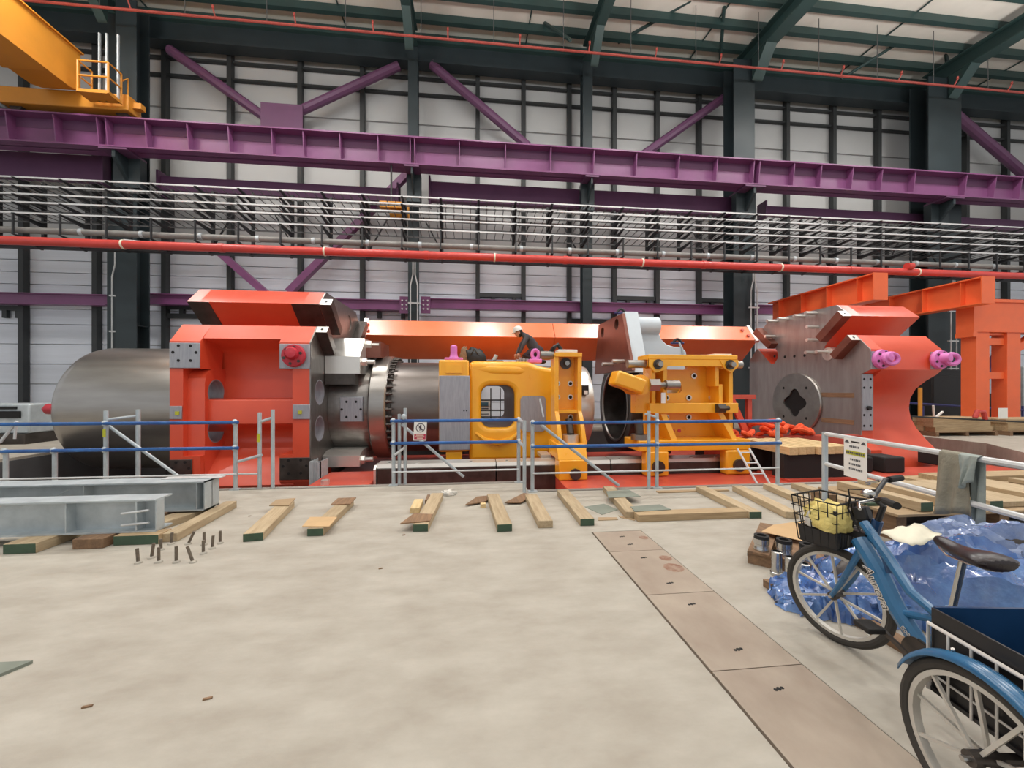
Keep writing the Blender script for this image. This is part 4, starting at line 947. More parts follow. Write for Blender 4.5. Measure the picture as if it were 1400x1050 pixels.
rod(f2,'tie_wire',PY(540,622,6.62),PY(553,612,6.62),.02,'galv_tray'); clamp(f2,PY(552,570,6.62))
f3 = fence('blue and bare tube guard rail in front of the die cassette',6.04,728,1063,((728,1.07),(898,1.2),(1063,1.08)),diag=((737,579),(846,664)),zm=.70,zl=.29)
for u,v in ((717,575),(887,562)): rod(f3,'upright',(XU(u,6.02),6.02,0),PY(u,v,6.02),.028,'galv')
rod(f3,'rung',PY(882,566,6.02),PY(900,571,6.04),.018,'galv'); rod(f3,'rung',PY(738,545,6.1),PY(743,570,6.1),.014,'galv_tray')
rod(f3,'corner_link',(XU(709,6.66),6.62,1.066),(XU(717,6.02),6.02,1.07),.026,'galv')
rod(f3,'corner_link',(XU(709,6.66),6.62,.70),(XU(717,6.02),6.02,.70),.026,'galv')
# no entry sign
def flatpic(par,name,mt,pts,o,ux,uz,nn,d=.002):
    P_ = [Vector(o)+Vector(ux)*a+Vector(uz)*b for a,b in pts]; n = len(P_)
    return MB().add([p+Vector(nn)*d for p in P_]+P_,[tuple(range(n)),tuple(range(2*n-1,n-1,-1))]+[(i,(i+1)%n,n+(i+1)%n,n+i) for i in range(n)]).build(name,mt,par)
a = PY(565,577,6.58); b = PY(582.5,602,6.58); W_,H_ = b.x-a.x, a.z-b.z
sg = thing('no_entry_sign','white and crimson prohibition sign hanging on the blue rail','sign',(a.x,6.58,b.z))
O = (a.x,6.58,b.z); ux,uz,nn = (1,0,-.02),(.05,0,1),(0,-1,0)
R_ = lambda x0,x1,z0,z1: [(x0*W_,z0*H_),(x1*W_,z0*H_),(x1*W_,z1*H_),(x0*W_,z1*H_)]
flatpic(sg,'sign_board','paper',R_(0,1,0,1),O,ux,uz,nn,.006)
O2 = (a.x,6.574,b.z)
flatpic(sg,'text_panel','sign_red',R_(.06,.96,.07,.36),O2,ux,uz,nn)
cx,cz,r = .52*W_,.69*H_,.36*W_
ring = [(cx+r*math.cos(t_),cz+r*math.sin(t_)) for t_ in [2*math.pi*k/28 for k in range(28)]]
q = MB(); N_=28
for k in range(N_):
    t0,t1 = 2*math.pi*k/N_,2*math.pi*(k+1)/N_
    pts = [(cx+rr*math.cos(tt),cz+rr*math.sin(tt)) for rr,tt in ((r,t0),(r,t1),(r*.84,t1),(r*.84,t0))]
    q.add([Vector(O2)+Vector(ux)*p0+Vector(uz)*p1+Vector(nn)*.002 for p0,p1 in pts],[(0,1,2,3)])
q.build('prohibition_ring','sign_dark',sg)
flatpic(sg,'walking_figure','sign_dark',[(cx-.08*W_,cz-.22*W_),(cx-.02*W_,cz-.22*W_),(cx+.02*W_,cz-.06*W_),(cx+.1*W_,cz-.2*W_),(cx+.15*W_,cz-.18*W_),(cx+.07*W_,cz+.0*W_),(cx+.06*W_,cz+.12*W_),(cx-.04*W_,cz+.13*W_),(cx-.14*W_,cz+.0*W_),(cx-.1*W_,cz-.04*W_),(cx-.05*W_,cz+.02*W_)],O2,ux,uz,nn,.0025)
flatpic(sg,'figure_head','sign_dark',[(cx+.01*W_+.055*W_*math.cos(t_),cz+.2*W_+.055*W_*math.sin(t_)) for t_ in [2*math.pi*k/10 for k in range(10)]],O2,ux,uz,nn,.0025)
flatpic(sg,'slash','sign_dark',[(cx-r*.7,cz+r*.62),(cx-r*.6,cz+r*.74),(cx+r*.7,cz-r*.62),(cx+r*.6,cz-r*.74)],O2,ux,uz,nn,.003)
for zz,x0,x1 in ((.29,.2,.8),(.21,.14,.86),(.13,.28,.74)):
    flatpic(sg,'text_line','paper_cream',R_(x0,x1,zz-.018,zz+.018),(a.x,6.5715,b.z),ux,uz,nn,.001)
# ladder in the pit
t = thing('pit_ladder','small aluminium ladder leaning in the pit beside the cassette','ladder',(6.55,7.5,-.47))
la,lb = XU(1039,7.45),XU(1056,7.45)
for k,x in enumerate((la,lb)): rod(t,'stile',(x,7.42,-.47),(x-.13,7.95,.3),.022,'galv_tray')
for k in range(4):
    q = .12+.26*k; y = 7.42+.53*q; z = -.47+.77*q; rod(t,'rung',(la-.13*q,y,z),(lb-.13*q,y,z),.016,'galv_tray')
# pale planks and orange slings beside the platen
for k in range(7):
    xa = 7.05+k*.235
    MB().box(xa,xa+.2,8.05+.03*(k%3),9.6+.1*(k%2),.12,.12+.17).build('long_plank','timber_pale',label='pale new plank in the row laid beside the die platen',cat='plank',group='pale planks beside the die platen')
MB().box(7.0,8.8,8.15,8.5,-.42,.12).build('support_block','rubber',label='black support block under the row of pale planks',cat='block')
MB().box(7.0,8.8,9.2,9.5,-.47,.12).build('support_block','rubber',label='second black support further under the pale planks',cat='block')
random.seed(3)
def sling(cx,cy,cz,n,rx,lab):
    t = thing('lifting_sling',lab,'sling',(cx,cy,cz))
    for k in range(n):
        ox,oy,ph = random.uniform(-rx,rx),random.uniform(-.25,.25),random.uniform(0,6)
        r1,r2 = random.uniform(.16,.32),random.uniform(.12,.2); h = cz+.06+k*.05
        MB().tube([(cx+ox+r1*math.cos(a+ph),cy+oy+r2*math.sin(a),h+.05*math.sin(2*a+ph)) for a in [2*math.pi*j/14 for j in range(14)]],.055,7,True).build('sling_loop','strap_orange',t)
p1 = PY(1062,596,9.9); p2 = PY(1096,601,10.0); p3 = PY(1015,595,9.9)
MB().box(7.02,10.9,9.9,10.28,-.72,p1.z-.02).build('red_step','red_base',Bd)
sling(p1.x,10.0,p1.z-.02,7,.25,'heap of orange lifting slings below the steel face disc')
sling(p2.x,10.05,p1.z-.02,4,.2,'smaller orange sling coil beside the big sling heap')
sling(p3.x,10.0,p1.z-.02,3,.3,'flat orange sling trailing behind the die cassette')
# ============================================================ FLOOR: TIMBERS, BEAMS, BOLTS
def Wc(lat,s,z=0): return Vector((lat*ct+s*st, s*ct-lat*st, z))
random.seed(11)
def timber(un,vn,uf,vf,lab,w=.17,h=.085,mt='timber',ends=True,z=0,group=None):
    """bearer on the floor: un,vn = middle of near bottom edge, uf,vf = middle of far bottom edge"""
    a,b = PZ(un,vn,z),PZ(uf,vf,z); t = thing('timber_bearer',lab,'timber',((a.x+b.x)/2,(a.y+b.y)/2,z),group)
    d = b-a; L = d.length; rzv = math.atan2(d.y,d.x)-math.pi/2
    o = MB().box(-w/2,w/2,-L/2,L/2,0,h).build('beam_body',mt,t,local=True,bevel=.006); o.rotation_euler = (0,0,rzv)
    if ends:
        e = MB().box(-w/2+.003,w/2-.003,-L/2-.002,-L/2+.001,.003,h-.003).build('painted_end','green_end',t,local=True); e.rotation_euler = (0,0,rzv)
    return t
timber(346,740,392,694,'green-ended bearer with a brown board lying on its far end',.19)
timber(431,733,475,691,'bearer with a pale board across its green end')
timber(575,727,598,682,'bearer with splintered plywood and a short block beside it')
timber(690,727,674,683,'bearer with torn plywood leaning at its far end')
timber(746,722,726,684,'weathered bearer without paint between two torn plywood bits',ends=False)
timber(803,719,769,677,'green-ended bearer ending at the trench cover strip')
timber(865,709,832,672,'bearer half hidden under a grey sheet behind trench strip',ends=False)
timber(1033,709,958,672,'bearer with green end meeting the crosswise plank',.16)
timber(1083,709,1008,671,'bearer right of the crosswise plank corner',.16,ends=False)
timber(1133,704,1050,668,'bearer between the pit ladder and wire basket',.16,ends=False)
timber(1164,694,1088,667,'bearer beside the foot of bare rail post',.16,ends=False)
# crosswise plank and others lying along the pit
a,b = PZ(873,714),PZ(1022,708)
MB().box(a.x,b.x,a.y,a.y+.17,0,.085).build('cross_plank','timber_x',label='long plank lying crosswise behind the trench strip',cat='plank',bevel=.005)
a = PZ(945,672); MB().box(a.x-.55,a.x+.6,a.y-.05,a.y+.04,0,.02).build('floor_batten','plywood',label='thin batten flat on floor by the pit edge',cat='batten')
def sheet(pts,lab,mt,z=.0,t=.012,name='board_piece',cat='board',tilt=0):
    P_ = [PZ(u,v,z) for u,v in pts]; n = len(P_); q = MB()
    zs = [z+(tilt if k in (0,1) else 0) for k in range(n)]
    q.add([Vector((p.x,p.y,zz)) for p,zz in zip(P_,zs)]+[Vector((p.x,p.y,zz+t)) for p,zz in zip(P_,zs)],[tuple(range(n)),tuple(range(2*n-1,n-1,-1))]+[(i,(i+1)%n,n+(i+1)%n,n+i) for i in range(n)])
    return q.build(name,mt,label=lab,cat=cat)
sheet([(368,692),(395,692),(404,682),(378,684)],'brown board lying across a green-ended bearer','plywood',.087)
sheet([(413,721),(450,721),(461,708),(424,708)],'square of pale board across a bearer end','cardboard',.087)
sheet([(452,691),(479,690),(487,681),(462,682)],'grey brown board across the far end of a bearer','timber_old',.087)
sheet([(547,717),(588,713),(592,704),(566,703)],'splintered plywood strip across a bearer','timber_old',.087)
a = PZ(566,702); MB().box(a.x-.05,a.x+.07,a.y,a.y+.42,0,.07).build('wood_offcut','timber_pale',label='short pale wood block beside a bearer',cat='block',bevel=.004)
a = PZ(581,690); MB().box(a.x,a.x+.04,a.y,a.y+.3,0,.06).build('wood_offcut','timber_old',label='thin brown offcut between bearer and pale block',cat='block')
sheet([(636,691),(662,687),(682,677),(652,680)],'torn plywood bit lying on a bearer and floor','timber_old',.02,tilt=.0)
a = PZ(660,694); MB().box(a.x-.03,a.x+.04,a.y-.02,a.y+.06,0,.05).build('wood_offcut','timber_pale',label='tiny pale wood cube beside torn plywood',cat='block')
sheet([(690,688),(712,688),(730,677),(716,675)],'torn plywood bit by the rail corner post','timber_old',.02)
sheet([(799,693),(823,704),(845,697),(826,689)],'thin grey sheet flat on floor between two bearers','grey_sheet',.0,.004)
sheet([(832,681),(876,679),(860,670),(829,672)],'grey sheet on the hidden bearer near pit edge','grey_sheet',.087,.006)
sheet([(868,700),(918,697),(902,690),(862,693)],'grey green sheet covering the crosswise plank corner','grey_sheet',.087,.006)
sheet([(818,712),(845,711),(843,708),(818,708)],'narrow wooden strip by the trench strip head','plywood',0,.008)
sheet([(845,705),(868,710),(868,712),(848,708)],'thin sliver of wood near grey sheet','plywood',0,.006)
sheet([(1041,727),(1097,740),(1100,712),(1057,718)],'sheet of tan cardboard beside the steel sleeves','cardboard',.16,.004)
# white rag
def lump(par,name,c,rx,ry,rz_,mt,seed,amp=.3,nu=20,nv=12,freq=3.0,label=None,cat=None):
    rnd = random.Random(seed); ph = [rnd.uniform(0,6.28) for _ in range(12)]
    q = MB(); q.ball((0,0,0),1,1,1,nu,nv); out = []
    for p in q.v:
        n = 1+amp*(math.sin(freq*p.x*2+ph[0]+2*p.z)*math.cos(freq*p.y*2+ph[1])+.6*math.sin(freq*3.1*p.y+ph[2]+freq*2*p.x)+.4*math.sin(freq*4.3*p.z+ph[3]+freq*3*p.x))*.5
        z = max(p.z*n,-.35); out.append(Vector((c[0]+p.x*n*rx,c[1]+p.y*n*ry,c[2]+(z+.35)*rz_)))
    q.v = out; return q.build(name,mt,par,label=label,cat=cat,sharp=70)
a = PZ(612,677); lump(None,'rag',(a.x,a.y,0),.1,.06,.05,'rag',4,.7,label='crumpled white rag near the pit edge',cat='rag')
# anchor bolts
for k,(u,v,h,dx) in enumerate(((189,770,.135,-.01),(207,763,.14,.02),(217,769,.14,0),(220,752,.11,0),(234,744,.12,.01),(241,769,.15,.0),(257,744,.13,.06),(264,769,.15,-.05),(278,757,.13,.0),(279,745,.13,.0),(290,750,.13,.01),(301,743,.13,.0))):
    p = PZ(u,v); t = thing('anchor_bolt','rusty threaded anchor bolt sticking out of the concrete','bolt',(p.x,p.y,0),'anchor bolts in the floor')
    MB().cyl((p.x,p.y,0),(p.x+dx,p.y,h),.013,n=8).build('threaded_rod','rust_bolt',t)
    MB().lathe([(0,.032),(.012,.028),(.02,.012)],(p.x,p.y,0),(0,0,1),10).build('grout_collar','concrete',t)
# galvanised beams
def galv_beam(xr,y,z,h,w,lab,tabs=()):
    t = thing('steel_beam',lab,'beam',(xr-2.2,y,z)); x0 = -8.5
    MB().box(x0,xr,y-.006,y+.006,z+.016,z+h-.016).build('web','galv',t)
    MB().box(x0,xr,y-w/2,y+w/2,z+h-.016,z+h).build('top_flange','galv',t); MB().box(x0,xr,y-w/2,y+w/2,z,z+.016).build('bottom_flange','galv',t)
    for x in tabs: MB().prism([(y-w/2+.01,z+.016),(y-w/2+.01,z+h-.016),(y-.006,z+h-.016),(y-.006,z+.016)],'x',x-.006,x+.006).build('stiffener','galv',t)
    return t
pB = PZ(217,725,.1); pA = PZ(283,697,.1)
t = galv_beam(pB.x,4.62,.1,.34,.24,'nearer galvanised steel beam with bolted end lying on green timbers',(pB.x-.85,pB.x-1.9,pB.x-.0))
MB().box(pB.x-.19,pB.x-.175,4.5,4.72,.12,.42).build('splice_plate','galv',t)
for z,dz in ((.18,.02),(.30,.03)): MB().cyl((pB.x-.32,4.50,z),(pB.x-.06,4.50,z+dz),.012,n=8).build('bolt','galv_tray',t)
t = galv_beam(pA.x,5.35,.1,.36,.28,'rear galvanised steel beam with closed end lying on timbers',(pA.x-.1,pA.x-1.35,pA.x-2.6))
MB().box(pA.x-.012,pA.x,5.21,5.49,.1,.46).build('end_plate','galv',t); MB().box(pA.x-.6,pA.x+.08,5.36,5.49,.462,.472).build('strip','galv_tray',t)
MB().beam((pA.x-1.9,5.2,.2),(pA.x-1.5,5.22,.4),.03,.006).build('lug','galv',t)
for k,(x0,x1,y0,y1,mt,lab) in enumerate(((XU(12,4.35),XU(57,4.35),4.3,5.6,'timber','bearer with dark green end under both galvanised beams'),(XU(104,4.4),XU(146,4.4),4.36,5.6,'timber_old','brown bearer without paint under the galvanised beams'))):
    b = thing('timber_bearer',lab,'timber',((x0+x1)/2,(y0+y1)/2,0)); MB().box(x0,x1,y0,y1,0,.1).build('beam_body',mt,b,bevel=.006)
    if k == 0: MB().box(x0+.004,x1-.004,y0-.002,y0,.004,.096).build('painted_end','green_end',b)
b = thing('timber_bearer','dark green faced plank along the bolted beam end','timber',(XU(187,4.4),4.45,0)); x0,x1 = XU(155,4.42),XU(217,4.42)
MB().box(x0,x1,4.42,4.6,0,.1).build('beam_body','timber_x',b,bevel=.005); MB().box(x0+.003,x1-.003,4.418,4.42,.004,.096).build('painted_face','green_end',b)
timber(232,741,316,694,'long plank with green edge beside the galvanised beam ends',.14,.09,ends=False)
timber(214,722,284,700,'wide pale plank under the closed beam end',.24,.08,ends=False)
# dark mat at lower left
a = PZ(45,907); b = PZ(0,941)
q = MB().prism([(a.x,a.y),(b.x-.4,b.y-.42),(b.x-1.1,b.y+.1),(a.x-.9,a.y+.02)],'z',0,.018).build('steel_mat','grey_sheet',label='dark grey green plate lying alone on the concrete',cat='plate')
# debris marks
for k,(u,v,r) in enumerate(((283,630+327,.02),(118,968,.02),(885,702,.03),(552,732,.015),(520,778,.015),(341,706,.015))):
    p = PZ(u,v); MB().beam((p.x-r,p.y,.004),(p.x+r,p.y+.01,.004),.012,.008).build('wood_chip','timber_old',label='tiny dark wood chip on the bare concrete',cat='chip',group='wood chips on the floor')
# ============================================================ RIGHT PLATFORM AND RAIL
c = PZ(1228,704,.3)
pf = thing('timber_platform','low plywood platform on bearers carrying timbers behind bare rail','platform',(c.x+2.2,c.y+.5,0))
MB().box(c.x,c.x+5.5,c.y,c.y+.42,.275,.3).build('plywood_top','plywood',pf)
MB().box(c.x+.2,c.x+5.5,c.y+.42,c.y+1.15,.275,.3).build('plywood_top','plywood',pf)
MB().box(c.x+.0,c.x+.2,c.y+.3,c.y+.42,.301,.33).build('edge_block','green_end',pf)
for x in (.05,1.3,2.3,3.6,4.9):
    MB().box(c.x+x,c.x+x+.12,c.y+.06,c.y+.3,0,.275).build('bearer_post','timber_old',pf); MB().box(c.x+x,c.x+x+.12,c.y+.85,c.y+1.1,0,.275).build('bearer_post','timber_old',pf)
MB().box(c.x+.1,c.x+5.4,c.y+.5,c.y+.6,.0,.27).build('shade_board','steel_dark',pf)  # dark board standing in for the shade under the platform
for k,(x,y0,y1,w,g,lab) in enumerate(((.40,.05,1.0,.15,1,'platform timber with dark painted end next to the ply edge'),(.8,-.02,1.1,.15,0,'platform timber without paint behind the hanging cloth'),(1.2,.02,1.15,.16,1,'platform timber with dark end below the cloth'),(1.62,.1,1.1,.5,0,'broad board on the platform right of the cloth'),(2.4,.05,1.1,.5,0,'second broad board on the platform'),(3.1,.2,1.1,.12,0,'narrow batten on top of the platform far boards'))):
    t = thing('timber_bearer',lab,'timber',(c.x+x,c.y+.55,.304)); MB().box(c.x+x-w/2,c.x+x+w/2,c.y+y0,c.y+y1,.304,.304+(.1 if k < 3 else .06)).build('beam_body','timber',t,bevel=.005)
    if g: MB().box(c.x+x-w/2+.004,c.x+x+w/2-.004,c.y+y0-.002,c.y+y0,.308,.4).build('painted_end','green_end',t)
xa = PZ(1330,660,.3)
MB().box(7.2,9.6,5.35,5.95,0,.12).build('timber_plank','timber_x',label='weathered plank bundle by pit edge behind platform',cat='plank')
MB().box(7.4,9.9,5.45,5.8,.12,.2).build('timber_plank','timber_x',label='thinner plank lying on the bundle behind platform',cat='plank')
# bare rail running towards the viewer
pa,pb = Wc(3.66,4.62),Wc(3.42,1.9)
rd = thing('guard_rail','bare steel guard rail with cloth and paper sign beside tricycle','railing',tuple(pa))
for z in (1.07,.72): rod(rd,'top_rail' if z > 1 else 'mid_rail',(pa.x,pa.y,z),(pb.x,pb.y,z),.024,'galv_tray')
rod(rd,'post',(pa.x,pa.y,0),(pa.x,pa.y,1.09),.03,'galv'); rod(rd,'post',(pb.x,pb.y,0),(pb.x,pb.y,1.09),.03,'galv'); MB().box(pa.x-.08,pa.x+.08,pa.y-.08,pa.y+.08,0,.02).build('post_base','galv',rd)
dv = (pb-pa).normalized(); nv = Vector((-dv.y,dv.x,0)); nv = nv if nv.x < 0 else -nv      # towards walkway
def rail_at(u):
    d = ray(u,531); d2 = Vector((d.x,d.y)); A = Vector((pa.x,pa.y)); D_ = Vector((dv.x,dv.y))
    den = d2.x*(-D_.y)+d2.y*D_.x; k = (A.x*(-D_.y)+A.y*D_.x)/den; return Vector((d2.x*k,d2.y*k,0))
# paper sign
s0,s1 = rail_at(1158),rail_at(1190); o = s0+nv*.03+Vector((0,0,.66)); w = (s1-s0).length; h = .41
ps = thing('paper_sign','white paper notice with yellow line hung on the bare rail','sign',tuple(o))
uxv = (s1-s0).normalized(); uz = Vector((0,0,1))
def prt(name,mt,x0,x1,z0,z1,d): flatpic(ps,name,mt,[(x0*w,z0*h),(x1*w,z0*h),(x1*w,z1*h),(x0*w,z1*h)],o+nv*d,uxv,uz,nv,.001)
flatpic(ps,'sheet','paper',[(0,0),(w,0),(w,h),(0,h)],o,uxv,uz,nv,.002)
prt('highlight_line','highlight',.1,.92,.58,.69,.003)
for (z,x0,x1) in ((.79,.26,.7),(.46,.3,.7),(.34,.24,.76),(.22,.24,.8)):
    x = x0
    while x < x1: prt('text_mark','ink',x,x+.05,z-.02,z+.03,.003); x += .075
x = .13
while x < .88: prt('text_mark','ink',x,x+.055,.61,.66,.005); x += .08
prt('header_mark','tool_black',.34,.7,.905,.94,.003)
for x in (.05,.76): flatpic(ps,'header_mark','ink',[(x*w,.88*h),((x+.2)*w,.88*h),((x+.16)*w,.93*h),((x+.1)*w,.96*h),((x+.04)*w,.93*h)],o+nv*.003,uxv,uz,nv,.001)
# cloth
cl = thing('hanging_cloth','grey work cloth draped over the bare guard rail','cloth',tuple(rail_at(1318)+Vector((0,0,.55))))
def drape(u0,u1,zf,zb,mt,name,seed,lo):
    a,b = rail_at(u0),rail_at(u1); q = MB(); nx,nz = 18,20; rnd = random.Random(seed); p1,p2 = rnd.uniform(0,6),rnd.uniform(0,6)
    for j in range(nz+1):
        for i in range(nx+1):
            f = i/nx; base = a+(b-a)*f; s_ = j/nz
            if s_ < .42: t_ = 1-s_/.42; side = 1; z = 1.098-t_*(1.098-zf-.03*math.sin(5*f+p1)); off = .028+.02*t_+.022*math.sin(13*f+p1+t_*1.5)*t_
            elif s_ < .58: g = (s_-.42)/.16*math.pi; off = .028*math.cos(g); z = 1.07+.03*math.sin(g); t_ = 0
            else: t_ = (s_-.58)/.42; z = 1.098-t_*(1.098-zb-.04*math.sin(4*f+p2)); off = -(.028+.02*t_+.02*math.sin(11*f+p2)*t_)
            q.v.append(base+nv*(off*1.0+lo)+Vector((0,0,z))+dv*(.04*t_*math.sin(3*f+p2)))
    q.f = [(j*(nx+1)+i,j*(nx+1)+i+1,(j+1)*(nx+1)+i+1,(j+1)*(nx+1)+i) for j in range(nz) for i in range(nx)]
    o_ = q.build(name,mt,cl,sharp=80,recalc=False); m_ = o_.modifiers.new('thick','SOLIDIFY'); m_.thickness = .004; return o_
drape(1289,1326,.60,.72,'cloth','cloth_fold',5,0); drape(1318,1345,.86,.60,'cloth_blue','cloth_fold',9,.012)
# ============================================================ TRICYCLE (local: x forward, y left, z up)
HD = math.radians(1.8); STEER = math.radians(25)
tri = thing('cargo_tricycle','blue cargo tricycle with wire front basket and white cargo cage','tricycle',(0,0,0))
def tb(name,path,r,mt,par=tri,n=10): return MB().tube(path,r,n).build(name,mt,par)
def wheel(par_name,c,r,ang,tilt=0):
    """wheel in local coords: centre c, turned by ang about z"""
    hub = bpy.data.objects.new(par_name,None); COL.objects.link(hub)
    return hub
def make_wheel(c,r,ang,nsp=10):
    ca,sa = math.cos(ang),math.sin(ang)
    def T(x,y,z): return Vector((c[0]+x*ca-y*sa,c[1]+x*sa+y*ca,c[2]+z))
    n = 40
    tyre = MB().tube([T((r-.024)*math.cos(a),0,(r-.024)*math.sin(a)) for a in [2*math.pi*k/n for k in range(n)]],.024,10,True).build('wheel','tyre',tri)
    ring = MB(); ring.lathe([(-.016,r-.062),(-.016,r-.044),(.016,r-.044),(.016,r-.062),(-.016,r-.062)],(0,0,0),(0,1,0),n)
    ring.v = [T(*p) for p in ring.v]; ring.build('rim','spoke',tyre)
    for k in range(nsp):
        a = 2*math.pi*(k+.3)/nsp; s = .02 if k % 2 else -.02
        MB().beam(T(.03*math.cos(a),s,.03*math.sin(a)),T((r-.055)*math.cos(a),s*.3,(r-.055)*math.sin(a)),.012,.012).build('spoke','spoke',tyre)
    MB().cyl(T(0,-.05,0),T(0,.05,0),.026,n=14).build('hub','steel_dark',tyre)
    MB().cyl(T(0,-.075,0),T(0,.075,0),.01,n=8).build('axle','chrome',tyre)
    return tyre
FX = 1.12
make_wheel((FX,0,.3),.3,STEER); make_wheel((0,.36,.3),.3,0); make_wheel((0,-.36,.3),.3,0)
# steering assembly frame: vectors about head axis
cs,sn = math.cos(STEER),math.sin(STEER); HP = Vector((FX-.06,0,0))
def SV(x,y,z): return Vector((FX+x*cs-y*sn, x*sn+y*cs, z))
for s in (.06,-.06): tb('fork_blade',[SV(0,s,.3),SV(-.06,s,.42),SV(-.14,s*.9,.62),SV(-.16,s*.5,.68)],[.012,.016,.018,.016],'bike_blue')
tb('fork_crown',[SV(-.16,.06,.66),SV(-.17,0,.69),SV(-.16,-.06,.66)],.022,'bike_navy')
tb('head_tube',[SV(-.17,0,.66),SV(-.21,0,.83)],.026,'bike_navy')
tb('stem',[SV(-.21,0,.83),SV(-.235,0,.92),SV(-.19,0,.955)],.016,'plastic_black')
_s = (cs,sn); cs,sn = math.cos(math.radians(46)),math.sin(math.radians(46))
hc_,hs_ = cs,sn
HB = lambda x,y,z: Vector((FX-.19+(x+.19)*hc_-y*hs_, -.08+(x+.19)*hs_+y*hc_, z))
SV0 = SV; SV = HB
bar = tb('handlebar',[SV(-.27,-.29,1.045),SV(-.22,-.2,1.04),SV(-.18,-.1,.965),SV(-.18,.1,.965),SV(-.22,.2,1.0),SV(-.28,.29,1.0)],.0125,'plastic_black')
for s,z in ((-1,1.045),(1,1.0)): tb('grip',[SV(-.235,s*.215,z-.004),SV(-.285,s*.315,z)],.019,'rubber',bar)
tb('brake_lever',[SV(-.19,.19,.99),SV(-.13,.22,.965),SV(-.14,.3,.95)],.008,'chrome',bar); tb('brake_lever',[SV(-.19,-.19,1.03),SV(-.13,-.22,1.0),SV(-.14,-.3,.985)],.008,'chrome',bar)
MB().ball(SV(-.16,.1,1.0),.035,.035,.025,10,7).build('bell','chrome',bar)
SV = SV0; cs,sn = _s
tb('brake_cable',[HB(-.19,.14,.975),HB(-.08,.08,.96),SV(-.06,.0,.86),SV(-.14,.03,.74)],.005,'rubber'); tb('brake_cable',[HB(-.19,-.12,.985),HB(-.06,-.05,.98),SV(-.08,-.02,.8)],.005,'rubber')
MB().beam(SV(-.17,.0,.86),SV(-.1,.0,.84),.06,.08).build('headset_clamp','plastic_black',tri,bevel=.01)
# frame
tb('main_tube',[(FX-.17,0,.71),(FX-.3,0,.58),(.72,0,.44),(.56,0,.29)],[.042,.044,.042,.038],'bike_blue')
tb('upper_tube',[(FX-.2,0,.82),(FX-.36,0,.68),(.64,0,.56),(.50,0,.515),(.38,0,.51)],[.026,.026,.024,.022,.02],'bike_blue')
tb('frame_brace',[(FX-.36,0,.60),(FX-.33,0,.68)],.014,'bike_navy')
tb('seat_tube',[(.56,0,.28),(.47,0,.52),(.45,0,.58)],.022,'bike_blue'); tb('bridge_tube',[(.68,0,.43),(.5,0,.5)],.018,'bike_blue')
tb('seat_post',[(.45,0,.56),(.40,0,.83)],.014,'chrome'); MB().cyl((.455,-.03,.575),(.455,.05,.575),.012,n=8).build('seat_clamp','chrome',tri)
for s in (.04,-.04): tb('seat_stay',[(.47,s*.4,.5),(.38,s*2,.38),(.05,s*3,.31)],.011,'bike_navy'); tb('chain_stay',[(.56,s,.28),(.3,s*1.6,.28),(.0,s*2.4,.3)],.012,'plastic_black')
tb('axle_tube',[(0,-.33,.3),(0,.33,.3)],.018,'steel_dark')
# cranks and pedals
cr = MB().lathe([(0,.09),(.006,.09)],(.56,.035,.28),(0,1,0),24).build('chainring','steel_dark',tri)
MB().cyl((.56,-.08,.28),(.56,.08,.28),.018,n=10).build('bottom_bracket','steel_dark',cr)
MB().beam((.56,.075,.28),(.72,.085,.33),.014,.022).build('crank','steel_dark',cr); MB().beam((.56,-.075,.28),(.40,-.085,.23),.014,.022).build('crank','steel_dark',cr)
MB().box(.67,.77,.095,.185,.32,.348).build('pedal','rubber',tri,bevel=.006); MB().box(.35,.45,-.185,-.095,.215,.243).build('pedal','rubber',tri,bevel=.006)
tb('chain',[(.56,.04,.37),(.3,.04,.34),(.02,.04,.345)],.006,'rubber'); tb('chain',[(.56,.04,.19),(.3,.04,.23),(.02,.04,.26)],.006,'rubber')
# saddle
sx = [(-.14,.085,.0,.045),(-.10,.095,.006,.052),(-.05,.085,.004,.05),(0,.058,-.006,.046),(.05,.036,-.004,.044),(.10,.028,.008,.042),(.135,.022,.012,.034)]
q = MB(); n = 16
for (x,wd,dz,h) in sx:
    for k in range(n):
        a = 2*math.pi*k/n; cz = math.sin(a); q.v.append(Vector((.385+x,wd*math.cos(a),.87+dz+(h*.55*cz if cz > 0 else h*.8*cz))))
m_ = len(sx)
q.f = [(j*n+i,j*n+(i+1)%n,(j+1)*n+(i+1)%n,(j+1)*n+i) for j in range(m_-1) for i in range(n)]+[tuple(range(n-1,-1,-1)),tuple((m_-1)*n+i for i in range(n))]
sd = q.build('saddle','saddle',tri,sharp=60); sd.modifiers.new('s','SUBSURF').render_levels = 1
for s in (.03,-.03): tb('saddle_rail',[(.30,s,.845),(.36,s*.7,.83),(.45,s*.7,.83),(.5,s*.4,.86)],.005,'chrome')
# lettering on the frame
def word(txt,size,name,o,ux,uy,mt,bold=.0):
    cu = bpy.data.curves.new(name,'FONT'); cu.body = txt; cu.size = size; cu.align_x = 'CENTER'; cu.align_y = 'CENTER'; cu.extrude = .0008; cu.shear = .35; cu.offset = bold
    ob = bpy.data.objects.new('tmp_text',cu); COL.objects.link(ob); bpy.context.view_layer.update()
    me = bpy.data.meshes.new_from_object(ob.evaluated_get(bpy.context.evaluated_depsgraph_get())); bpy.data.objects.remove(ob,do_unlink=True)
    ux = Vector(ux).normalized(); uy = Vector(uy); uy = (uy-ux*uy.dot(ux)).normalized(); uzz = ux.cross(uy)
    me.transform(Matrix.Translation(Vector(o))@Matrix((ux,uy,uzz)).transposed().to_4x4()); me.materials.clear(); me.materials.append(MAT[mt])
    r = bpy.data.objects.new(name,me); COL.objects.link(r); r.parent = tri; return r
dtv = Vector((.72-(FX-.3),0,.44-.58))
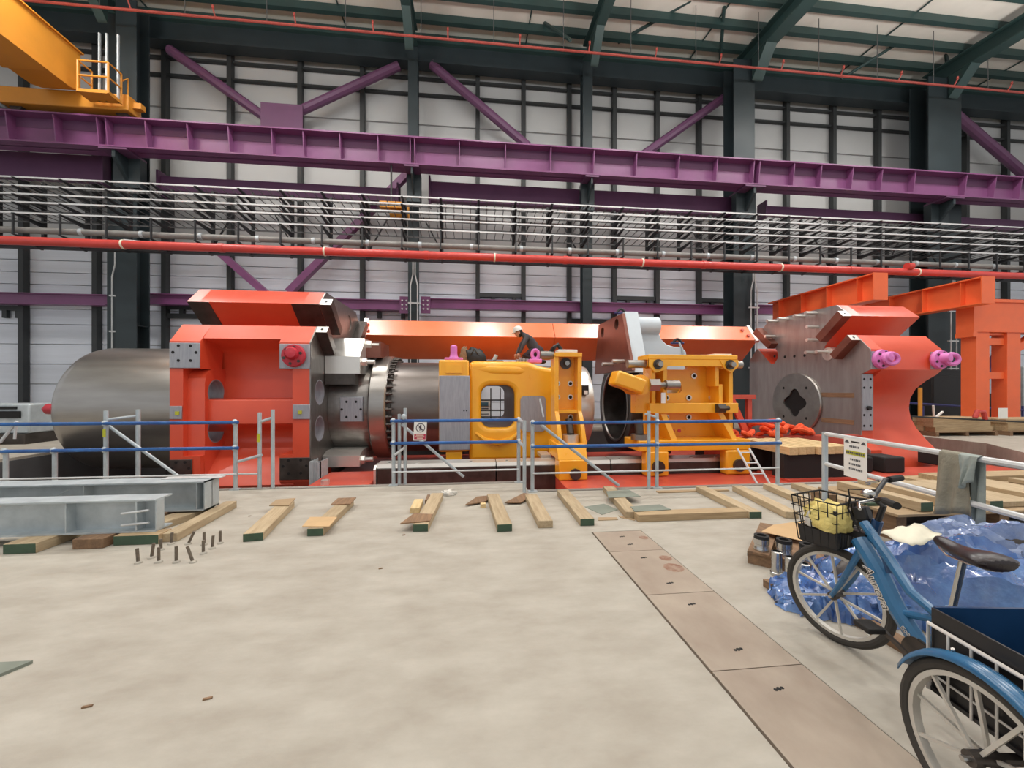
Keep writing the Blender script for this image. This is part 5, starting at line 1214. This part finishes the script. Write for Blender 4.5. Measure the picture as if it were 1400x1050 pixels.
word('Aurora',.075,'lettering',(.79,.0445,.515),dtv,(-.14,0,.1),'white_wire',.003); word('Aurora',.075,'lettering',(.79,.0454,.515),dtv,(-.14,0,.1),'plastic_black',-.001)
word('Eco',.034,'lettering',(.63,.0405,.37),(-1,0,-.35),(0,0,1),'white_wire',.001); word('Eco',.034,'lettering',(.63,.0411,.37),(-1,0,-.35),(0,0,1),'plastic_black',-.0008)
# fenders
for s in (1,-1):
    q = MB(); rr = .32; nn_ = 26; ww = .042
    for k in range(nn_+1):
        a = math.radians(172*k/nn_)
        for (y,d) in ((-ww,-.018),(-ww*.6,0),(0,.006),(ww*.6,0),(ww,-.018)): q.v.append(Vector(((rr+d)*math.cos(math.radians(24)+a),s*.36+y,.3+(rr+d)*math.sin(math.radians(24)+a))))
    q.f = [(k*5+i,k*5+i+1,(k+1)*5+i+1,(k+1)*5+i) for k in range(nn_) for i in range(4)]
    o = q.build('fender','bike_blue',tri,sharp=80,recalc=False); o.modifiers.new('t','SOLIDIFY').thickness = .004
# cargo cage
bx0,bx1,by,bz0,bz1 = -.55,.25,.30,.36,.63
MB().box(bx0,bx1,-by,by,bz0,bz0+.015).build('cargo_floor','plastic_black',tri)
MB().box(bx0,bx1,by-.02,by-.012,bz0,bz1+.065).build('side_panel','plastic_black',tri); MB().box(bx0,bx1,-by+.012,-by+.02,bz0,bz1+.07).build('side_panel','bike_navy',tri)
MB().box(bx1-.012,bx1,-by,by-.02,bz0,bz1+.07).build('front_panel','bike_navy',tri); MB().box(bx0,bx0+.012,-by,by,bz0,bz1).build('rear_panel','bike_navy',tri)
cg = tb('cage_top_wire',[(bx0,by,bz1),(bx1,by,bz1),(bx1,by,bz0)],.008,'white_wire',tri,8)
for z in (bz0+.07,bz0+.16): tb('cage_wire',[(bx0,by,z),(bx1,by,z)],.0045,'white_wire',cg,6)
k = bx1-.08
while k > bx0: tb('cage_wire',[(k,by+.004,bz0),(k,by+.004,bz1)],.0045,'white_wire',cg,6); k -= .08
for x in (bx1-.1,bx0+.1): tb('cargo_strut',[(x,.2,bz0),(0,.2,.31)],.01,'plastic_black')
tb('fender_stay',[(.12,.3,.5),(.1,.36,.62)],.006,'chrome')
# front basket
bk_ = [(-.02,-.15),(-.02,.15),(.24,.15),(.24,-.15)]
def SB(x,y,z): return SV(x-.06,y,z)
fb = tb('basket_rim',[SB(*bk_[0],.90),SB(*bk_[1],.90),SB(*bk_[2],.90),SB(*bk_[3],.90),SB(*bk_[0],.90)],.006,'rubber',tri,6)
for z,f in ((.84,.97),(.78,.94),(.72,.9),(.62,.84)): tb('basket_wire',[SB(a*f+.01,b*f,z) for a,b in bk_+bk_[:1]],.0035,'rubber',fb,5)
for (a,b),(c_,d) in zip(bk_,bk_[1:]+bk_[:1]):
    for k in range(5):
        f = k/5; x,y = a+(c_-a)*f,b+(d-b)*f; tb('basket_wire',[SB(x,y,.90),SB(x*.84+.01,y*.84,.62)],.0035,'rubber',fb,5)
q = MB().prism([(0,0),(1,0),(1,1),(0,1)],'z',0,1); q.v = [SB((-.015+.24*p.x)*(.84+.06*p.z)+.01,(-.15+.3*p.y)*(.84+.06*p.z),.615+.10*p.z) for p in q.v]; q.build('basket_liner','plastic_black',fb)
MB().beam(SB(-.1,0,.72),SB(.0,0,.72),.05,.04).build('basket_bracket','plastic_black',tri)
# place tricycle
Cw = Wc(2.015,1.375); tri.location = (Cw.x,Cw.y,0); tri.rotation_euler = (0,0,math.pi/2-TH-HD)
RM = Matrix.Translation(tri.location)@Matrix.Rotation(tri.rotation_euler[2],4,'Z')
def TL(p): return RM@Vector(p)
# contents of the basket
for k,(x,y,r,mt,lab) in enumerate(((.07,.05,.10,'yellow_bag','crumpled pale yellow plastic bag in the front wire basket'),(.16,-.05,.09,'yellow_bag','second yellow bag behind the first in wire basket'),(.13,.08,.06,'rag','crumpled white bag in the front wire basket'))):
    p = TL(SB(x,y,.72)); lump(None,'plastic_bag',(p.x,p.y,p.z-.0),r,r,r*1.15,mt,20+k,.35,label=lab,cat='bag')
for k,(x,y,mt,lab) in enumerate(((.02,.09,'tool_black','dark bottle lying in the front wire basket'),(.03,-.02,'brown_plate','brown bottle upright in the front wire basket'))):
    p = TL(SB(x,y,.715)); MB().lathe([(0,.026),(.08,.026),(.1,.012),(.13,.012)],(p.x,p.y,p.z),(0,0,1),12).build('bottle',mt,label=lab,cat='bottle')
# ============================================================ WRAPPED BUNDLES
def bundle(name,lab,c0,c1,w,h0,h1,seed,core,nx=48,ny=22,film='film_blue'):
    """long lump from c0 to c1 (cam lat,s), half width w, height h0->h1"""
    rnd = random.Random(seed); ph = [rnd.uniform(0,6.28) for _ in range(10)]
    a,b = Wc(*c0),Wc(*c1); d = (b-a); L = d.length; d.normalize(); r = Vector((-d.y,d.x,0))
    t = thing(name,lab,'bundle',tuple((a+b)/2))
    def surf(ex,amp):
        q = MB()
        for i in range(nx+1):
            f = i/nx; env = min(1,max(0.0,math.sin(math.pi*min(1,max(0,f)))))**.35
            hh = (h0+(h1-h0)*f)*env
            for j in range(ny+1):
                g = -1+2*j/ny; prof = max(0,1-abs(g)**2.6)**.5
                nse = amp*(math.sin(9*f+ph[0]+4*g)*math.cos(5*g+ph[1])+.6*math.sin(17*f+ph[2]-7*g)+.35*math.sin(31*f+ph[3]+13*g+3*math.sin(6*f))+.25*math.sin(23*g+ph[4]+11*f))
                rg = lambda q_: (1-abs(math.sin(q_)))**3
                nse += amp*(.7*rg(6*f+3.2*g+ph[7]+.6*math.sin(5*g))+.55*rg(9*f-5*g+ph[8]+.8*math.sin(7*f))+.35*rg(21*f+9*g+ph[9]+1.2*math.sin(9*f+4*g))+.3*rg(17*g-13*f+ph[2]))-amp*.5
                z = max(.004,hh*prof*(1+nse)+ex*prof*env)
                if ex > 0: z = max(.004,z+random.uniform(-.015,.015)*(1 if z > .05 else .2))
                wob = w*(1+.12*math.sin(7*f+ph[5])+.08*math.sin(15*f+ph[6]))*(.55+.45*env)+ex
                jj = .02 if ex > 0 else 0
                q.v.append(a+d*(L*f+random.uniform(-jj,jj))+r*(g*wob+random.uniform(-jj,jj))+Vector((0,0,z)))
        q.f = [(i*(ny+1)+j,i*(ny+1)+j+1,(i+1)*(ny+1)+j+1,(i+1)*(ny+1)+j) for i in range(nx) for j in range(ny)]
        return q
    surf(-.03,.04).build('wrapped_core',core,t,sharp=60,recalc=False); surf(.02,.16).build('film_wrap',film,t,sharp=32,recalc=False)
    return t
bundle('wrapped_bundle','big blue film-wrapped bundle with cream paper lying on top',(2.42,3.08),(4.6,2.68),.38,.50,.26,3,'steel_dark')
bundle('wrapped_bundle','second blue film-wrapped bundle beside the timber platform',(3.7,3.72),(6.0,3.3),.27,.47,.24,8,'steel_dark',film='film_pale')
bundle('film_heap','flat heap of loose blue plastic film on the floor behind tricycle wheel',(2.0,3.05),(2.95,2.72),.24,.16,.2,5,'bike_navy')
pc = [PZ(1203,733,.58),PZ(1247,752,.56),PZ(1288,737,.52),PZ(1250,719,.56)]
q = MB(); nx = 8
for i in range(nx+1):
    for j in range(nx+1):
        f,g = i/nx,j/nx; p = pc[0]*(1-f)*(1-g)+pc[1]*f*(1-g)+pc[2]*f*g+pc[3]*(1-f)*g; q.v.append(p+Vector((0,0,.02+.02*math.sin(math.pi*f)*math.sin(math.pi*g)+.008*math.sin(9*f+5*g)+.008*math.sin(14*g))))
q.f = [(i*(nx+1)+j,i*(nx+1)+j+1,(i+1)*(nx+1)+j+1,(i+1)*(nx+1)+j) for i in range(nx) for j in range(nx)]
o = q.build('paper_sheet','paper_cream',label='creased cream paper lying on the big blue bundle',cat='paper',recalc=False); o.modifiers.new('t','SOLIDIFY').thickness = .003
# brown timber on the floor under the tricycle
a,b = PZ(1120,822),PZ(1268,908)
MB().beam(Vector((a.x,a.y,.03)),Vector((b.x,b.y,.03)),.09,.06).build('floor_timber','timber_old',label='brown timber lying on the floor under the tricycle',cat='timber')
# ============================================================ PALLET OF STEEL SLEEVES
pz0 = PZ(1028,752); base = Wc(2.16,3.62); 
pl_ = thing('pallet','worn pallet carrying steel sleeves beside tricycle front wheel','pallet',tuple(base))
Rp = Matrix.Translation(base)@Matrix.Rotation(-TH-math.radians(38),4,'Z')
def bxp(par,name,mt,x0,x1,y0,y1,z0,z1): return MB().box(x0,x1,y0,y1,z0,z1).xf(Rp).build(name,mt,par)
for y in (0,.42,.84): bxp(pl_,'bearer','timber_old',.0,1.0,y,y+.09,0,.1)
for k in range(5): bxp(pl_,'deck_board','timber_old',.0+.21*k,.17+.21*k,-.02,.95,.1,.118)
def sleeve(x,y,z,h,r,lab,cap=True):
    p = Rp@Vector((x,y,z)); t = thing('steel_sleeve',lab,'sleeve',tuple(p),'steel sleeves on the pallet')
    MB().lathe([(0,r*.75),(0,r),(.02,r*1.02),(.03,r*.93),(h-.05,r*.93),(h-.045,r*1.04),(h,r*1.04),(h,r*.7),(.02,r*.7)],tuple(p),(0,0,1),18).build('sleeve_body','chrome',t)
    if cap: MB().lathe([(0,r*.98),(.028,r*.98),(.028,r*.6),(.01,r*.6)],(p.x,p.y,p.z+h),(0,0,1),18).build('thread_cap','rubber',t)
for k in range(4): sleeve(.10+.17*k,.08,.118,.11,.062,'short steel sleeve with black threaded cap on the pallet')
# long ones standing on the floor in front of the pallet
for k,(u,v) in enumerate(((1062,786),(1081,795),(1099,805))):
    p = PZ(u,v); t = thing('steel_tube','long bright steel tube standing beside the sleeve pallet','tube',(p.x,p.y,0),'steel tubes by the pallet')
    MB().lathe([(0,.03),(0,.05),(.025,.05),(.03,.042),(.2,.042),(.205,.03),(.03,.03)],tuple(p),(0,0,1),18).build('tube_body','chrome',t)
p = PZ(1029,766); t = thing('threaded_nut','small black threaded nut standing alone on the concrete','nut',(p.x,p.y,0))
MB().lathe([(0,.028),(0,.04),(.03,.04),(.034,.044),(.075,.044),(.075,.03),(.01,.03)],tuple(p),(0,0,1),18).build('nut_body','rubber',t)
p = PZ(1060,806); MB().box(p.x-.06,p.x+.14,p.y-.03,p.y+.06,0,.06).build('wood_block','timber_old',label='small brown wood block under the steel tubes',cat='block',bevel=.004)
# ============================================================ WORKER AND TOOLS ON THE CROSSHEAD
def worker():
    x0,y0,z0 = PY(728,490,11.9).x, 11.9, 2.36
    t = thing('person','person in dark work clothes and white helmet kneeling on the crosshead','person',(x0,y0,z0))
    # joints (x left is facing direction = -x)
    J = {'pel':(.10,0,.30),'wst':(.03,0,.46),'chs':(-.13,0,.66),'nck':(-.24,0,.76),
         'hdb':(-.30,0,.78),
         'sL':(-.16,-.17,.68),'eL':(-.28,-.22,.45),'wL':(-.36,-.14,.25),'sR':(-.16,.17,.68),'eR':(-.30,.22,.46),'wR':(-.40,.12,.25),
         'hL':(.10,-.10,.28),'kL':(-.22,-.16,.22),'aL':(.10,-.16,.06),'tL':(-.02,-.17,.05),'hR':(.10,.10,.28),'kR':(-.20,.18,.12),'aR':(.22,.16,.06),'tR':(.30,.16,.03)}
    rad = {'pel':.17,'wst':.165,'chs':.18,'nck':.07,'hdb':.06,'sL':.075,'eL':.052,'wL':.036,'sR':.075,'eR':.052,'wR':.036,'hL':.11,'kL':.075,'aL':.05,'tL':.045,'hR':.11,'kR':.075,'aR':.05,'tR':.04}
    E = [('pel','wst'),('wst','chs'),('chs','nck'),('nck','hdb'),('chs','sL'),('sL','eL'),('eL','wL'),('chs','sR'),('sR','eR'),('eR','wR'),('pel','hL'),('hL','kL'),('kL','aL'),('aL','tL'),('pel','hR'),('hR','kR'),('kR','aR'),('aR','tR')]
    ks = list(J); me = bpy.data.meshes.new('body'); me.from_pydata([Vector(J[k]) for k in ks],[(ks.index(a),ks.index(b)) for a,b in E],[])
    o = bpy.data.objects.new('body',me); COL.objects.link(o); o.parent = t; ORG[o.name] = ORG[t.name]
    me.materials.append(MAT['coverall'])
    sk = o.modifiers.new('skin','SKIN'); sk.use_smooth_shade = True
    for k,vv in zip(ks,me.skin_vertices[0].data): vv.radius = (rad[k],rad[k]); vv.use_root = (k == 'pel')
    o.modifiers.new('sub','SUBSURF').render_levels = 2
    base = Vector((x0,y0,z0))
    def loc(name,mb,mt,par): mb.v = [p+base for p in mb.v]; return mb.build(name,mt,par,sharp=70)
    hc = (-.37,0,.80)
    hd = loc('head',MB().ball(hc,.098,.08,.12,16,12),'skin',t)
    loc('nose',MB().ball((-.465,0,.775),.02,.016,.025,8,6),'skin',hd); loc('mouth',MB().ball((-.448,0,.735),.012,.025,.008,8,6),'sign_red',hd)
    for s in (-1,1):
        loc('eye',MB().ball((-.452,s*.032,.81),.012,.012,.009,8,6),'hair',hd); loc('ear',MB().ball((-.36,s*.082,.79),.025,.014,.035,8,6),'skin',hd)
    loc('hair',MB().ball((-.335,0,.79),.085,.083,.11,14,9),'hair',hd)
    hm = MB().lathe([(0,.135),(.02,.125),(.08,.115),(.12,.08),(.14,.0)],(-.385,0,.845),(-.35,0,1),18); loc('helmet',hm,'helmet',t)
    loc('helmet_peak',MB().add([(-.45,-.09,.80),(-.45,.09,.80),(-.57,.05,.77),(-.57,-.05,.77),(-.45,-.09,.815),(-.45,.09,.815),(-.57,.05,.78),(-.57,-.05,.78)],[(0,1,2,3),(4,5,6,7),(0,1,5,4),(1,2,6,5),(2,3,7,6),(3,0,4,7)]),'helmet',t)
    loc('goggles',MB().tube([(-.35,-.1,.85),(-.47,-.06,.83),(-.485,0,.83),(-.47,.06,.83),(-.35,.1,.85)],.016,6),'tool_black',t)
    tr = MB()
    for s in (-1,1): tr.tube([(.13,s*.09,.30),(-.05,s*.13,.27),(-.22,s*.165,.2 if s < 0 else .13),(-.04,s*.165,.13),(.14,s*.16,.08)],[.135,.115,.085,.075,.06],10)
    tr.ball((.12,0,.31),.19,.2,.17,12,8); loc('trousers',tr,'trousers',t)
    for s,(wx,wy) in ((-1,(-.36,-.14)),(1,(-.40,.12))):
        hn = loc('hand',MB().ball((wx-.03,wy,.21),.04,.028,.045,10,7),'skin',t)
        for k in range(4): loc('finger',MB().tube([(wx-.045+.012*k,wy-.02+.012*k,.19),(wx-.06+.012*k,wy-.015+.012*k,.16),(wx-.045+.012*k,wy-.005+.012*k,.14-.004*(k%2))],.009,6),'skin',hn)
        loc('thumb',MB().tube([(wx-.0,wy,.21),(wx+.015,wy+.01*s,.18),(wx-.005,wy+.01*s,.155)],.01,6),'skin',hn)
        loc('boot',MB().ball(((.12 if s < 0 else .28),s*.165,.06),.12,.05,.06,12,8),'tool_black',t)
    t.scale = (1.16,1.16,1.16)
    # small steel fittings the worker handles
    for k,(dx,h) in enumerate(((-.72,.06),(-.62,.05),(-.5,.13),(-.42,.18),(-.32,.16),(-.22,.14))):
        q = MB().lathe([(0,.035),(h*.6,.035),(h*.6,.05),(h,.05)],(x0+dx,y0-.35,2.33),(0,0,1),10).build('steel_fitting','steel_pad',label='small steel fitting standing on the crosshead before the worker',cat='fitting',group='fittings before the worker')
worker()
b = thing('tool_bag','black open tool bag on the yellow crosshead','bag',(XU(648,12.2),12.2,2.33)); bx = XU(648,12.2)
lump(b,'bag_body',(bx,12.2,2.33),.36,.25,.36,'tool_black',31,.35); lump(b,'bag_flap',(bx-.3,12.15,2.35),.13,.12,.38,'timber_old',32,.3)
MB().tube([(bx-.1,12.0,2.6),(bx,11.95,2.78),(bx+.15,12.0,2.6)],.025,6).build('bag_strap','tool_black',b)
bx = XU(676,12.1); b = thing('power_tool','small black power tool beside the tool bag on crosshead','tool',(bx,12.1,2.33))
MB().box(bx-.25,bx+.28,12.0,12.25,2.33,2.46).build('tool_body','tool_black',b,bevel=.04); MB().cyl((bx-.02,12.1,2.46),(bx+.06,12.1,2.62),.06,n=10).build('tool_handle','galv',b)
